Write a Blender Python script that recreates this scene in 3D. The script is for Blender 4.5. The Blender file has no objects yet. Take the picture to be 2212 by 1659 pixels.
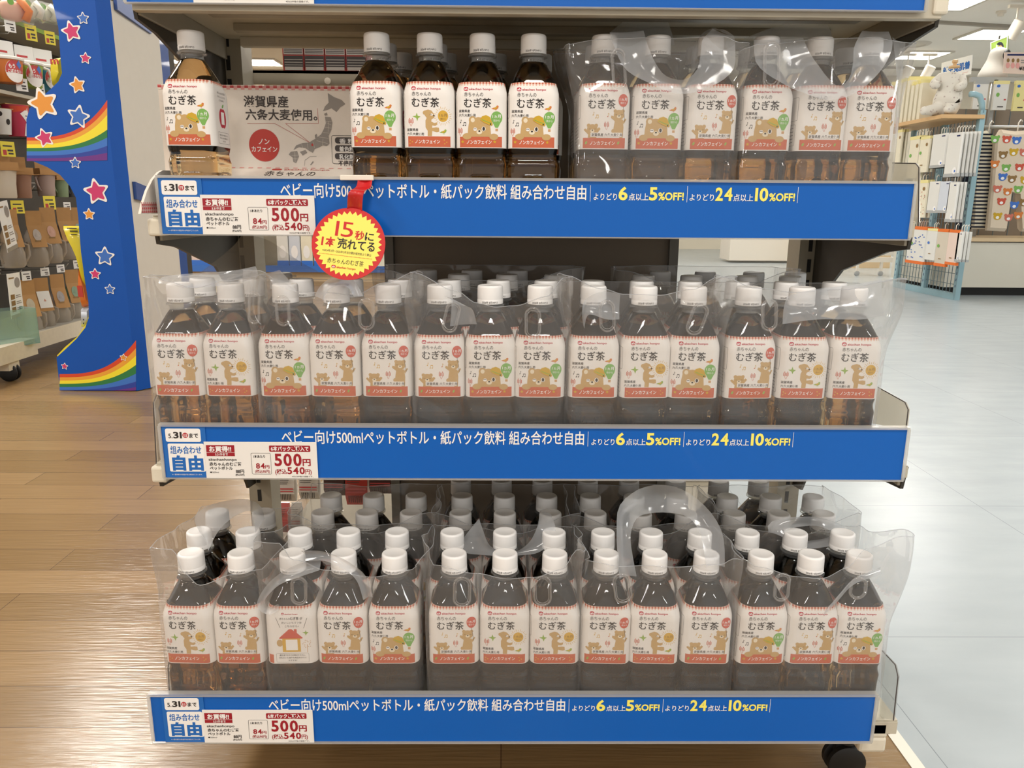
import bpy, bmesh, math, random
from mathutils import Vector, Matrix, noise
from mathutils.geometry import tessellate_polygon
SC = bpy.context.scene
COL = SC.collection
R = math.radians
PI = math.pi

# ------------------------------------------------------------------ camera
F_PX, CX, CY = 1660.0, 1106.0, 829.5
PITCH, YAW, ROLL = 13.3, -0.7, 0.45
CAM = Vector((0, 0, .735))
cd = bpy.data.cameras.new('camera'); cam = bpy.data.objects.new('camera', cd); COL.objects.link(cam)
CM = Matrix.Rotation(R(YAW), 3, 'Z') @ Matrix.Rotation(R(90 - PITCH), 3, 'X') @ Matrix.Rotation(R(ROLL), 3, 'Z')
cam.matrix_world = Matrix.Translation(CAM) @ CM.to_4x4()
cd.sensor_width = 36.0; cd.sensor_fit = 'HORIZONTAL'; cd.lens = F_PX / 2212 * 36.0
cd.clip_start = .02; cd.clip_end = 100
SC.camera = cam

# ------------------------------------------------------------------ view, world, lights
SC.view_settings.view_transform = 'Standard'
SC.view_settings.look = 'None'
SC.view_settings.gamma = 1.0
SC.view_settings.use_curve_mapping = False
SC.view_settings.exposure = -0.12
SC.cycles.max_bounces = 10
SC.cycles.transparent_max_bounces = 20
SC.cycles.transmission_bounces = 6
SC.cycles.glossy_bounces = 3
SC.cycles.diffuse_bounces = 4
SC.cycles.use_adaptive_sampling = True
SC.cycles.adaptive_threshold = .03
SC.cycles.caustics_reflective = False
SC.cycles.caustics_refractive = False
SC.cycles.sample_clamp_indirect = 6.0
wd = bpy.data.worlds.new('world'); SC.world = wd; wd.use_nodes = True
wd.node_tree.nodes['Background'].inputs[0].default_value = (1.0, .975, .945, 1)
wd.node_tree.nodes['Background'].inputs[1].default_value = .95
CEIL = 2.75
def area(x, y, w, col=(1.0, .93, .83), s=.55):
    l = bpy.data.lights.new('unseen_ceiling_lamp', 'AREA'); l.shape = 'SQUARE'; l.size = s; l.energy = w; l.color = col
    o = bpy.data.objects.new('unseen_ceiling_lamp', l); COL.objects.link(o); o.location = (x, y, CEIL - .012)
    return o
LAMP_W = 44
WARM, COOL = (1.0, .955, .89), (1.0, .98, .955)
for x, y in ((-5.2, -3.4), (-2.5, -3.4), (.2, -3.4), (3, -3.4), (-5.2, -.9), (-2.5, -.9), (.2, -.9), (3, -.9),
             (-5.2, 2.0), (-2.5, 2.0), (1.4, 2.4), (3.6, 2.0), (-5.2, 4.9), (-2.35, 4.0), (-2.9, 5.6), (1.2, 4.9), (4.0, 6.9), (4.2, 4.4),
             (-2.5, 7.6), (.8, 7.4), (7.2, 8.2), (1.0, 9.6), (7.8, 9.9), (-7, 9)):  # last three are unseen lamps added to brighten the far ceiling
    area(x, y, LAMP_W * (1.5 if (x, y) == (-2.35, 4.0) else .6 if x > 3.5 else 1), WARM if x < .3 else COOL)

# ------------------------------------------------------------------ pixel -> place
def ray(px, py): return CM @ Vector(((px - CX) / F_PX, -(py - CY) / F_PX, -1))
def WY(px, py, Y):
    d = ray(px, py); return CAM + d * (Y / d.y)
def WX(px, py, X):
    d = ray(px, py); return CAM + d * (X / d.x)
def WZ(px, py, Z=0.0):
    d = ray(px, py); return CAM + d * ((Z - CAM.z) / d.z)

# ------------------------------------------------------------------ materials
MATS = {}
def lin(c):
    if isinstance(c, str):
        c = c.lstrip('#'); c = tuple(int(c[i:i + 2], 16) / 255 for i in (0, 2, 4))
    return tuple(v / 12.92 if v <= .04045 else ((v + .055) / 1.055) ** 2.4 for v in c) + (1,)
def new_mat(name):
    m = bpy.data.materials.new(name); m.use_nodes = True; m.node_tree.nodes.clear(); MATS[name] = m
    return m, m.node_tree.nodes, m.node_tree.links
def mat(name, c, rough=.5, metal=0, coat=0, var=0.0, scale=40, bump=0, emit=None, es=0, spec=.5, alpha=1, trans=0, ior=1.45, sss=0):
    if name in MATS: return MATS[name]
    m, N, L = new_mat(name)
    out = N.new('ShaderNodeOutputMaterial'); b = N.new('ShaderNodeBsdfPrincipled'); L.new(b.outputs[0], out.inputs[0])
    b.inputs['Base Color'].default_value = lin(c); b.inputs['Roughness'].default_value = rough
    b.inputs['Metallic'].default_value = metal; b.inputs['Coat Weight'].default_value = coat
    b.inputs['Specular IOR Level'].default_value = spec; b.inputs['Alpha'].default_value = alpha
    b.inputs['Transmission Weight'].default_value = trans; b.inputs['IOR'].default_value = ior
    if var or bump:
        t = N.new('ShaderNodeTexCoord'); n = N.new('ShaderNodeTexNoise'); n.inputs['Scale'].default_value = scale; n.inputs['Detail'].default_value = 4
        L.new(t.outputs['Object'], n.inputs['Vector'])
        if var:
            mx = N.new('ShaderNodeMix'); mx.data_type = 'RGBA'; c0 = lin(c)
            mx.inputs[6].default_value = tuple(v * (1 - var) for v in c0[:3]) + (1,)
            mx.inputs[7].default_value = tuple(min(1, v * (1 + var)) for v in c0[:3]) + (1,)
            L.new(n.outputs[0], mx.inputs[0]); L.new(mx.outputs[2], b.inputs['Base Color'])
        if bump:
            bp = N.new('ShaderNodeBump'); bp.inputs['Strength'].default_value = bump; bp.inputs['Distance'].default_value = .002
            L.new(n.outputs[0], bp.inputs['Height']); L.new(bp.outputs[0], b.inputs['Normal'])
    if emit:
        b.inputs['Emission Color'].default_value = lin(emit); b.inputs['Emission Strength'].default_value = es
    return m
def film_mat(name, haze, gloss, bump, scale=26, tint=(.96, .96, .96), rough=.1, hcol=(.9, .92, .95), bd=.012):
    m, N, L = new_mat(name)
    out = N.new('ShaderNodeOutputMaterial')
    gl = N.new('ShaderNodeBsdfGlossy'); gl.inputs['Roughness'].default_value = rough
    if bump:
        tc = N.new('ShaderNodeTexCoord')
        mp = N.new('ShaderNodeMapping'); mp.inputs['Scale'].default_value = (1, 1, .55); L.new(tc.outputs['Object'], mp.inputs[0])
        n1 = N.new('ShaderNodeTexNoise'); n1.inputs['Scale'].default_value = scale; n1.inputs['Detail'].default_value = 1.0; n1.inputs['Distortion'].default_value = .8
        L.new(mp.outputs[0], n1.inputs['Vector'])
        v1 = N.new('ShaderNodeTexVoronoi'); v1.feature = 'F1'; v1.inputs['Scale'].default_value = scale * 2.1; L.new(mp.outputs[0], v1.inputs['Vector'])
        ma = N.new('ShaderNodeMath'); ma.operation = 'MULTIPLY_ADD'; ma.inputs[1].default_value = .22
        L.new(v1.outputs[0], ma.inputs[0]); L.new(n1.outputs[0], ma.inputs[2])
        bp = N.new('ShaderNodeBump'); bp.inputs['Strength'].default_value = bump; bp.inputs['Distance'].default_value = bd
        L.new(ma.outputs[0], bp.inputs['Height'])
        L.new(bp.outputs[0], gl.inputs['Normal'])
    tr = N.new('ShaderNodeBsdfTransparent'); tr.inputs[0].default_value = tint + (1,)
    fr = N.new('ShaderNodeFresnel'); fr.inputs[0].default_value = 1.42
    mg = N.new('ShaderNodeMath'); mg.operation = 'MULTIPLY'; mg.inputs[1].default_value = gloss; mg.use_clamp = True
    L.new(fr.outputs[0], mg.inputs[0])
    mn_ = N.new('ShaderNodeMath'); mn_.operation = 'MINIMUM'; mn_.inputs[1].default_value = .24; L.new(mg.outputs[0], mn_.inputs[0])
    x1 = N.new('ShaderNodeMixShader'); L.new(mn_.outputs[0], x1.inputs[0]); L.new(tr.outputs[0], x1.inputs[1]); L.new(gl.outputs[0], x1.inputs[2])
    df = N.new('ShaderNodeBsdfDiffuse'); df.inputs[0].default_value = hcol + (1,)
    tl = N.new('ShaderNodeBsdfTranslucent'); tl.inputs[0].default_value = hcol + (1,)
    x2 = N.new('ShaderNodeMixShader'); x2.inputs[0].default_value = .45; L.new(df.outputs[0], x2.inputs[1]); L.new(tl.outputs[0], x2.inputs[2])
    x3 = N.new('ShaderNodeMixShader'); x3.inputs[0].default_value = haze; L.new(x1.outputs[0], x3.inputs[1]); L.new(x2.outputs[0], x3.inputs[2])
    L.new(x3.outputs[0], out.inputs[0])
    return m
FILM = film_mat('bag_film', .115, 1.25, 1.0, 10, rough=.06, bd=.028, hcol=(.94, .90, .86))
FILM2 = film_mat('handle_film', .30, 1.2, .2, 8, hcol=(.88, .91, .95))
FILM3 = film_mat('strap_film', .13, 1.0, .15, 8, hcol=(.85, .82, .78))
CLEAR = film_mat('clear_plastic', .07, 1.0, 0, 10, (.93, .93, .90), .06)
PETCLEAR = film_mat('clear_pet', .10, 2.2, 0, 180, (.86, .86, .84), .08)
BOTCLEAR = film_mat('milky_clear', .18, 1.4, .2, 40, (.9, .88, .86), .1)
HOLD = film_mat('holder_clear', .42, 1.3, 0, 10, (.92, .92, .90), .1, (.86, .84, .80))
GUARD = film_mat('acrylic_guard', .38, 1.2, 0, 12, (.9, .87, .8), .1, (.92, .86, .75))  # beige haze colour stands in for reflections on the clear acrylic

# ------------------------------------------------------------------ mesh builder
class MB:
    def __init__(s): s.v = []; s.f = []; s.m = []; s.ms = []
    def mi(s, m):
        if isinstance(m, str): m = MATS[m]
        if m not in s.ms: s.ms.append(m)
        return s.ms.index(m)
    def add(s, vs, fs, m):
        b = len(s.v); i = s.mi(m)
        s.v += [tuple(v) for v in vs]
        for f in fs: s.f.append(tuple(b + k for k in f)); s.m.append(i)
    def box(s, a, b, m, M=None):
        x0, x1 = sorted((a[0], b[0])); y0, y1 = sorted((a[1], b[1])); z0, z1 = sorted((a[2], b[2]))
        vs = [Vector(p) for p in ((x0, y0, z0), (x1, y0, z0), (x1, y1, z0), (x0, y1, z0), (x0, y0, z1), (x1, y0, z1), (x1, y1, z1), (x0, y1, z1))]
        if M: vs = [M @ v for v in vs]
        s.add(vs, [(0, 3, 2, 1), (4, 5, 6, 7), (0, 1, 5, 4), (1, 2, 6, 5), (2, 3, 7, 6), (3, 0, 4, 7)], m)
    def hexa(s, p, m):
        s.add(p, [(0, 3, 2, 1), (4, 5, 6, 7), (0, 1, 5, 4), (1, 2, 6, 5), (2, 3, 7, 6), (3, 0, 4, 7)], m)
    def prism(s, pts, off, m):
        """3D outline (planar list of Vectors) extruded by the vector off."""
        n = len(pts); a = [Vector(p) for p in pts]; b = [p + Vector(off) for p in a]
        tr = tessellate_polygon([a])
        s.add(a + b, [tuple(t) for t in tr] + [tuple(n + k for k in reversed(t)) for t in tr] + [(i, (i + 1) % n, n + (i + 1) % n, n + i) for i in range(n)], m)
    def tube(s, pts, r, m, n=8, closed=False, sc=None):
        pts = [Vector(p) for p in pts]; N = len(pts); rings = []
        up = None
        for i, p in enumerate(pts):
            if closed: t = pts[(i + 1) % N] - pts[i - 1]
            else: t = pts[min(i + 1, N - 1)] - pts[max(i - 1, 0)]
            t.normalize()
            if up is None: up = Vector((0, 0, 1)) if abs(t.z) < .9 else Vector((1, 0, 0))
            a = t.cross(up).normalized(); b = a.cross(t).normalized(); up = b
            rr = r[i] if isinstance(r, (list, tuple)) else r
            rings.append([p + a * (rr * math.cos(2 * PI * k / n)) + b * (rr * math.sin(2 * PI * k / n)) for k in range(n)])
        vs = [v for q in rings for v in q]; fs = []
        for i in range(N if closed else N - 1):
            j = (i + 1) % N
            for k in range(n): fs.append((i * n + k, i * n + (k + 1) % n, j * n + (k + 1) % n, j * n + k))
        if not closed: fs += [tuple(range(n))[::-1], tuple((N - 1) * n + k for k in range(n))]
        s.add(vs, fs, m)
    def lathe(s, prof, m, n=32, c=(0, 0, 0), axis='z', rib=0, ribz=None, cap=True):
        vs = []; fs = []
        for r, z in prof:
            for k in range(n):
                rr = r
                if rib and ribz[0] <= z <= ribz[1] and k % 2: rr = r - rib
                a = 2 * PI * k / n; x, y = rr * math.cos(a), rr * math.sin(a)
                p = (x, y, z) if axis == 'z' else ((x, z, y) if axis == 'y' else (z, x, y))
                vs.append((p[0] + c[0], p[1] + c[1], p[2] + c[2]))
        for i in range(len(prof) - 1):
            for k in range(n): fs.append((i * n + k, i * n + (k + 1) % n, (i + 1) * n + (k + 1) % n, (i + 1) * n + k))
        if cap: fs += [tuple(range(n))[::-1], tuple((len(prof) - 1) * n + k for k in range(n))]
        s.add(vs, fs, m)
    def rings(s, rs, m, cap0=True, cap1=True, closed=True):
        n = len(rs[0]); vs = [p for q in rs for p in q]; fs = []
        for i in range(len(rs) - 1):
            for k in range(n if closed else n - 1): fs.append((i * n + k, i * n + (k + 1) % n, (i + 1) * n + (k + 1) % n, (i + 1) * n + k))
        if cap0: fs.append(tuple(range(n))[::-1])
        if cap1: fs.append(tuple((len(rs) - 1) * n + k for k in range(n)))
        s.add(vs, fs, m)
    def grid(s, fn, nu, nv, m):
        vs = [fn(i / nu, j / nv) for j in range(nv + 1) for i in range(nu + 1)]
        s.add(vs, [(j * (nu + 1) + i, j * (nu + 1) + i + 1, (j + 1) * (nu + 1) + i + 1, (j + 1) * (nu + 1) + i) for j in range(nv) for i in range(nu)], m)
    def ball(s, c, r, m, nu=16, nv=10):
        r = r if isinstance(r, (tuple, list)) else (r, r, r)
        def fn(u, v):
            a, b = 2 * PI * u, PI * (v - .5)
            return (c[0] + r[0] * math.cos(b) * math.cos(a), c[1] + r[1] * math.cos(b) * math.sin(a), c[2] + r[2] * math.sin(b))
        s.grid(fn, nu, nv, m)
    def mesh(s, name):
        me = bpy.data.meshes.new(name); me.from_pydata(s.v, [], s.f)
        for m in s.ms: me.materials.append(m)
        me.polygons.foreach_set('material_index', s.m); me.update(); return me
    def build(s, name, parent=None, smooth=None, bevel=0, loc=None):
        me = s.mesh(name); o = bpy.data.objects.new(name, me); COL.objects.link(o)
        if smooth:
            me.polygons.foreach_set('use_smooth', [True] * len(me.polygons))
            if smooth is not True: me.set_sharp_from_angle(angle=R(smooth))
        if parent: o.parent = parent
        if bevel:
            b = o.modifiers.new('bevel', 'BEVEL'); b.width = bevel; b.segments = 2; b.limit_method = 'ANGLE'; b.angle_limit = R(40)
        if loc: o.location = loc
        return o
def tag(o, label=None, cat=None, group=None, kind=None):
    if label: o['label'] = label
    if cat: o['category'] = cat
    if group: o['group'] = group
    if kind: o['kind'] = kind
    return o
def thing(name, loc, label, cat, group=None, rz=0):
    o = bpy.data.objects.new(name, None); COL.objects.link(o); o.location = loc; o.rotation_euler = (0, 0, rz); o.empty_display_size = .02
    return tag(o, label, cat, group)
KIDS = {}
def kids(o):
    return [c for c in bpy.data.objects if c.parent == o]
def copy_tree(src, tree, parent=None):
    c = src.copy(); COL.objects.link(c); c.parent = parent
    for ch, sub in tree: copy_tree(ch, sub, c)
    return c
def tree_of(o): return [(c, tree_of(c)) for c in kids(o)]

# ------------------------------------------------------------------ flat art: lists of (verts2d, faces, material, layer)
TX = {}
def text2d(s, bold=0.0):
    k = (s, bold)
    if k not in TX:
        c = bpy.data.curves.new('t', 'FONT'); c.body = s; c.size = 1; c.resolution_u = 3; c.offset = bold
        o = bpy.data.objects.new('t', c); COL.objects.link(o)
        dg = bpy.context.evaluated_depsgraph_get(); e = o.evaluated_get(dg); me = e.to_mesh()
        vs = [(v.co.x, v.co.y) for v in me.vertices]; fs = [tuple(p.vertices) for p in me.polygons]
        e.to_mesh_clear(); bpy.data.objects.remove(o); bpy.data.curves.remove(c)
        TX[k] = (vs, fs)
    return TX[k]
class Art:
    def __init__(s): s.e = []
    def raw(s, vs, fs, m, ly): s.e.append((vs, fs, m, ly))
    def poly(s, pts, m, ly=1):
        tr = tessellate_polygon([[Vector((p[0], p[1], 0)) for p in pts]]); s.raw(list(pts), [tuple(t) for t in tr], m, ly)
    def rect(s, u0, v0, u1, v1, m, ly=1, nu=1, nv=1):
        vs = [(u0 + (u1 - u0) * i / nu, v0 + (v1 - v0) * j / nv) for j in range(nv + 1) for i in range(nu + 1)]
        s.raw(vs, [(j * (nu + 1) + i, j * (nu + 1) + i + 1, (j + 1) * (nu + 1) + i + 1, (j + 1) * (nu + 1) + i) for j in range(nv) for i in range(nu)], m, ly)
    def ell(s, u, v, a, b, m, ly=1, n=20, rot=0, a0=0, a1=360):
        c, q = math.cos(R(rot)), math.sin(R(rot)); pts = []
        full = a1 - a0 >= 360
        for k in range(n if full else n + 1):
            t = R(a0 + (a1 - a0) * k / n); x, y = a * math.cos(t), b * math.sin(t); pts.append((u + x * c - y * q, v + x * q + y * c))
        s.poly(pts, m, ly)
    def rrect(s, u0, v0, u1, v1, r, m, ly=1, n=4):
        pts = []
        for cx, cy, a in ((u1 - r, v1 - r, 0), (u0 + r, v1 - r, 90), (u0 + r, v0 + r, 180), (u1 - r, v0 + r, 270)):
            for k in range(n + 1):
                t = R(a + 90 * k / n); pts.append((cx + r * math.cos(t), cy + r * math.sin(t)))
        s.poly(pts, m, ly)
    def line(s, pts, w, m, ly=1):
        for (x0, y0), (x1, y1) in zip(pts, pts[1:]):
            d = math.hypot(x1 - x0, y1 - y0) or 1; nx, ny = -(y1 - y0) / d * w / 2, (x1 - x0) / d * w / 2
            s.raw([(x0 + nx, y0 + ny), (x0 - nx, y0 - ny), (x1 - nx, y1 - ny), (x1 + nx, y1 + ny)], [(0, 1, 2, 3)], m, ly)
    def frame(s, u0, v0, u1, v1, r, w, m, ly=1):
        o, i = [], []
        for cx, cy, a in ((u1 - r, v1 - r, 0), (u0 + r, v1 - r, 90), (u0 + r, v0 + r, 180), (u1 - r, v0 + r, 270)):
            for k in range(5):
                t = R(a + 22.5 * k); o.append((cx + r * math.cos(t), cy + r * math.sin(t))); i.append((cx + (r - w) * math.cos(t), cy + (r - w) * math.sin(t)))
        n = len(o); s.raw(o + i, [(k, (k + 1) % n, n + (k + 1) % n, n + k) for k in range(n)], m, ly)
    def star(s, u, v, r, m, ly=1, rot=0, inner=.5, n=5):
        s.poly([(u + (r if k % 2 == 0 else r * inner) * math.sin(R(rot) + PI * k / n), v + (r if k % 2 == 0 else r * inner) * math.cos(R(rot) + PI * k / n)) for k in range(2 * n)], m, ly)
    def rstar(s, u, v, r, m, ly=1, rot=0, inner=.56):
        """five-pointed star with soft tips and straight-ish sides"""
        pts = []
        for k in range(5):
            a = R(rot) + 2 * PI * k / 5
            for da, rr in ((-.11, .93), (0, 1), (.11, .93)): pts.append((u + r * rr * math.sin(a + da), v + r * rr * math.cos(a + da)))
            a += PI / 5
            pts.append((u + r * inner * math.sin(a), v + r * inner * math.cos(a)))
        s.poly(pts, m, ly)
    def text(s, t, u, v, h, m, ly=2, w=None, bold=0.0, rot=0, shear=0, align='l'):
        """left/baseline-box placed: the glyph bounding box starts at (u, v); h is the em height in art units; w squeezes to a width"""
        vs, fs = text2d(t, bold)
        if not vs: return
        x0 = min(p[0] for p in vs); x1 = max(p[0] for p in vs)
        sx = h if w is None else w / (x1 - x0)
        wd_ = (x1 - x0) * sx; sh = {'l': 0, 'c': wd_ / 2, 'r': wd_}[align]
        c, q = math.cos(R(rot)), math.sin(R(rot)); o = []
        for x, y in vs:
            X = (x - x0) * sx - sh + y * h * shear; Y = y * h
            o.append((u + X * c - Y * q, v + X * q + Y * c))
        s.raw(o, fs, m, ly)
    def num(s, t, u, v, h, m, ly=2, w=None, bold=0.0, gap=.09):
        """digits set one by one so that narrow figures sit close"""
        ws = []
        for ch in t:
            vs, _ = text2d(ch, bold); ws.append(max(p[0] for p in vs) - min(p[0] for p in vs))
        k = (w / (sum(ws) + gap * (len(t) - 1))) if w else h; x = u
        for ch, q in zip(t, ws): s.text(ch, x, v, h, m, ly, w=q * k, bold=bold); x += (q + gap) * k
    def merge(s, o, du=0, dv=0, k=1):
        for vs, fs, m, ly in o.e: s.raw([(du + a * k, dv + b * k) for a, b in vs], fs, m, ly)
    def put(s, mb, fn, step=.00012, maxlen=None):
        seen = []; flat = []
        for vs, fs, m, ly in s.e:
            bb = (min(p[0] for p in vs), min(p[1] for p in vs), max(p[0] for p in vs), max(p[1] for p in vs))
            k = max([q[5] + 1 for q in seen if q[4] == ly and q[0] < bb[2] and bb[0] < q[2] and q[1] < bb[3] and bb[1] < q[3]], default=0)
            seen.append(bb + (ly, k)); flat.append((vs, fs, m, ly + k * .035))
        for vs, fs, m, ly in flat:
            if maxlen:
                out = []
                st = [tuple(vs[i] for i in (f[0], f[k], f[k + 1])) for f in fs for k in range(1, len(f) - 1)] if all(len(f) <= 4 for f in fs) else None
                if st is not None:
                    while st:
                        a, b, c = st.pop(); d = [math.dist(a, b), math.dist(b, c), math.dist(c, a)]; q = max(d)
                        if q <= maxlen: out.append((a, b, c)); continue
                        if d[0] == q: h = ((a[0] + b[0]) / 2, (a[1] + b[1]) / 2); st += [(a, h, c), (h, b, c)]
                        elif d[1] == q: h = ((b[0] + c[0]) / 2, (b[1] + c[1]) / 2); st += [(b, h, a), (h, c, a)]
                        else: h = ((c[0] + a[0]) / 2, (c[1] + a[1]) / 2); st += [(c, h, b), (h, a, b)]
                    mb.add([fn(p[0], p[1], ly * step) for t in out for p in t], [(3 * k, 3 * k + 1, 3 * k + 2) for k in range(len(out))], m); continue
            mb.add([fn(a, b, ly * step) for a, b in vs], fs, m)

# colours
for n, c, r in (('ink', '#2b2422', .6), ('ink_soft', '#4a4340', .6), ('red_logo', '#b8203a', .5), ('print_white', '#efece8', .55), ('label_white', '#e9e4de', .45),
                ('tan_bear', '#c2a06a', .6), ('tan_light', '#e6d8bd', .6), ('tan_line', '#8d6d3f', .6), ('band_orange', '#c4603f', .55), ('gingham_red', '#b8604a', .6), ('gingham_light', '#e3b8a4', .6),
                ('hat_yellow', '#c9a227', .6), ('balloon_green', '#79ad55', .6), ('balloon_red', '#c85540', .6), ('sun_gold', '#d2a63c', .6), ('leaf_green', '#8fae4a', .6), ('wheat_pink', '#c9705c', .6), ('basket_tan', '#c79a68', .6), ('bird_orange', '#d07a3a', .6),
                ('promo_yellow', '#f5e86a', .5), ('crimson', '#9a1a28', .5), ('sun_red', '#b3202c', .5), ('card_blue', '#1f66b4', .4), ('check_red', '#c04848', .6), ('check_pink', '#e0a09a', .6), ('map_grey', '#98918a', .6), ('badge_red', '#c0443c', .55)):
    mat(n, c, r)
mat('sign_blue', '#0a5cb4', .3, coat=.12, spec=.3, var=.03, scale=6)
mat('tag_red', '#c8262a', .3, coat=.4); mat('tag_yellow', '#f6e364', .45)
mat('paper', '#e8e4de', .6, var=.02, scale=60)
mat('carton', '#e9dfd3', .65, var=.03, scale=120)
mat('cap_white', '#eceae8', .42, var=.01, scale=60)
mat('shelf_paint', '#bdb5a2', .42, var=.04, scale=30)
mat('shelf_grey', '#98907f', .5, var=.05, scale=30)
mat('panel_taupe', '#8a7c6c', .6, var=.04, scale=20)
mat('bracket_dark', '#3a352d', .45, .2, var=.05, scale=40)
mat('cream_worn', '#d8d0bd', .45, var=.08, scale=60, bump=.1)
mat('black_rubber', '#151413', .5)
mat('steel', '#b9b8b4', .3, 1)
mat('post_grey', '#7e7a72', .45, .1)

# tea bottle body
def tea_mat():
    m, N, L = new_mat('tea_in_pet')
    out = N.new('ShaderNodeOutputMaterial'); b = N.new('ShaderNodeBsdfPrincipled'); L.new(b.outputs[0], out.inputs[0])
    b.inputs['Base Color'].default_value = (.76, .51, .24, 1); b.inputs['Roughness'].default_value = .02
    b.inputs['Transmission Weight'].default_value = 1; b.inputs['IOR'].default_value = 1.35
    b.inputs['Coat Weight'].default_value = .5; b.inputs['Coat Roughness'].default_value = .05
tea_mat()

# ------------------------------------------------------------------ bottle geometry
PROF = [(0, .0215, .010), (.0015, .0262, .010), (.006, .0286, .010), (.05, .0290, .010), (.056, .0293, .010), (.0605, .0296, .010), (.063, .0290, .010), (.066, .0283, .0105), (.071, .0281, .011),
        (.0745, .0287, .0105), (.0785, .0292, .010), (.136, .0292, .010), (.1405, .0289, .011), (.145, .0280, .0125), (.152, .0262, .0150), (.158, .0238, .0172), (.165, .0206, .0182), (.171, .0172, .0168), (.1745, .0148, .0147), (.1765, .0131, .0131)]
def prof(z):
    for (z0, a0, r0), (z1, a1, r1) in zip(PROF, PROF[1:]):
        if z <= z1:
            t = (z - z0) / (z1 - z0); return a0 + (a1 - a0) * t, r0 + (r1 - r0) * t
    return PROF[-1][1:]
def section(a, rc, off, ns=24, nc=9):
    """rounded-square loop starting on the left of the front (-Y) side; yields (x, y, side, t)"""
    rc = min(rc, a - .00002); L = a - rc; out = []
    for sd in range(4):
        c, q = math.cos(sd * PI / 2), math.sin(sd * PI / 2)
        for k in range(ns):
            t = -L + 2 * L * k / (ns - 1); x, y = t, -(a + off); out.append((x * c - y * q, x * q + y * c, sd, t))
        for k in range(1, nc):
            f = PI / 2 * k / nc; x, y = L + (rc + off) * math.sin(f), -(L + (rc + off) * math.cos(f)); out.append((x * c - y * q, x * q + y * c, sd, None))
    return out
def sdrr(x, y, hw, hh, r):
    dx, dy = abs(x) - hw + r, abs(y) - hh + r
    return math.hypot(max(dx, 0), max(dy, 0)) + min(max(dx, dy), 0) - r
def sstep(a, b, x):
    t = max(0, min(1, (x - a) / (b - a))); return t * t * (3 - 2 * t)
def body_mesh():
    mb = MB(); zs = [0, .0015, .0035, .006] + [.006 + .0013 * k for k in range(1, 36)] + [.0545, .057, .0588, .0605, .0617, .063, .0645, .066, .0685, .071, .073, .0745, .0765, .0785] + [.09, .105, .12, .136, .138, .1405, .143, .145, .1485, .152, .155, .158, .1615, .165, .168, .171, .173, .1745, .1765]
    rs = []
    for z in zs:
        a, rc = prof(z); ring = []
        for x, y, sd, t in section(a, rc, 0):
            if t is not None and z < .055:
                d = sdrr(t, z - .0285, .0118, .0175, .004)
                dep = .0021 * sstep(.0010, -.0014, d)
                dep -= .0007 * sstep(.0016, .0006, abs(d - .0014))
                for bx in (-.0042, .0042):
                    dep -= .0016 * sstep(.0008, -.0010, sdrr(t - bx, z - .030, .0016, .0115, .0016))
                n = (math.sin(sd * PI / 2), -math.cos(sd * PI / 2))
                x -= n[0] * dep; y -= n[1] * dep
            ring.append((x, y, z))
        rs.append(ring)
    mb.rings(rs, 'tea_in_pet'); return mb
ZL0, ZL1, VMAX = .0785, .1515, 73.0
def on_label(u, v, off):
    """millimetres on the label (u right from the front centre, v up) -> point on the sleeve"""
    z = ZL0 + v / VMAX * (ZL1 - ZL0); a, rc = prof(z); L = a - rc; o = .0004 + off
    s = u / 1000; side = 0
    sgn = 1 if s >= 0 else -1; s = abs(s)
    if s <= L: x, y, rem = s, -(a + o), None
    else:
        s -= L; arc = rc * PI / 2; k = 0
        while True:
            if s <= arc:
                f = s / rc; x, y = L + (rc + o) * math.sin(f), -(L + (rc + o) * math.cos(f)); break
            s -= arc; k += 1
            if s <= 2 * L: x, y = -L + s, -(a + o); break
            s -= 2 * L
        c, q = math.cos(k * PI / 2), math.sin(k * PI / 2); x, y = x * c - y * q, x * q + y * c
    return (x * sgn, y, z)
def sleeve(mb):
    rs = []
    for z in [ZL0, .085, .1, .12, .134, .136, .138, .1405, .143, .145, .148, ZL1]:
        a, rc = prof(z); rs.append([(x, y, z) for x, y, sd, t in section(a, rc, .0004, 8, 8)])
    mb.rings(rs, 'label_white', False, False)

# ---- label artwork
def logo(A, u, v, h, w):
    A.rrect(u, v - h * .28, u + h * 1.55, v + h * 1.05, h * .55, 'red_logo', 1)
    A.text('ah', u + h * .22, v + h * .03, h * 1.05, 'print_white', 2, w=h * 1.1, bold=.02)
    A.text('akachan honpo', u + h * 1.85, v, h * 1.0, 'red_logo', 2, w=w - h * 1.85, bold=.018)
def gingham(A, u0, u1, v0, v1, n, ly=1):
    st = (u1 - u0) / n
    for k in range(n):
        a = u0 + st * k
        A.rect(a, v0, a + st * .5, v1, 'gingham_light', ly, 1, 1)
        A.rect(a, v0 + (v1 - v0) * .45, a + st * .5, v1, 'gingham_red', ly + 1)
        A.rect(a + st * .5, v0 + (v1 - v0) * .45, a + st, v1, 'gingham_light', ly)
def wheat(A, u, v):
    for du, rt in ((-1.7, 12), (1.5, -14)):
        A.line([(u + du * .2, v), (u + du, v + 4)], .35, 'wheat_pink')
        for k in range(3):
            for sg in (-1, 1): A.ell(u + du + sg * .75, v + 4.2 + k * 1.3, .5, .85, 'wheat_pink', 1, 8, -sg * 25)
        A.ell(u + du, v + 8.2, .5, .9, 'wheat_pink', 1, 8)
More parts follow.
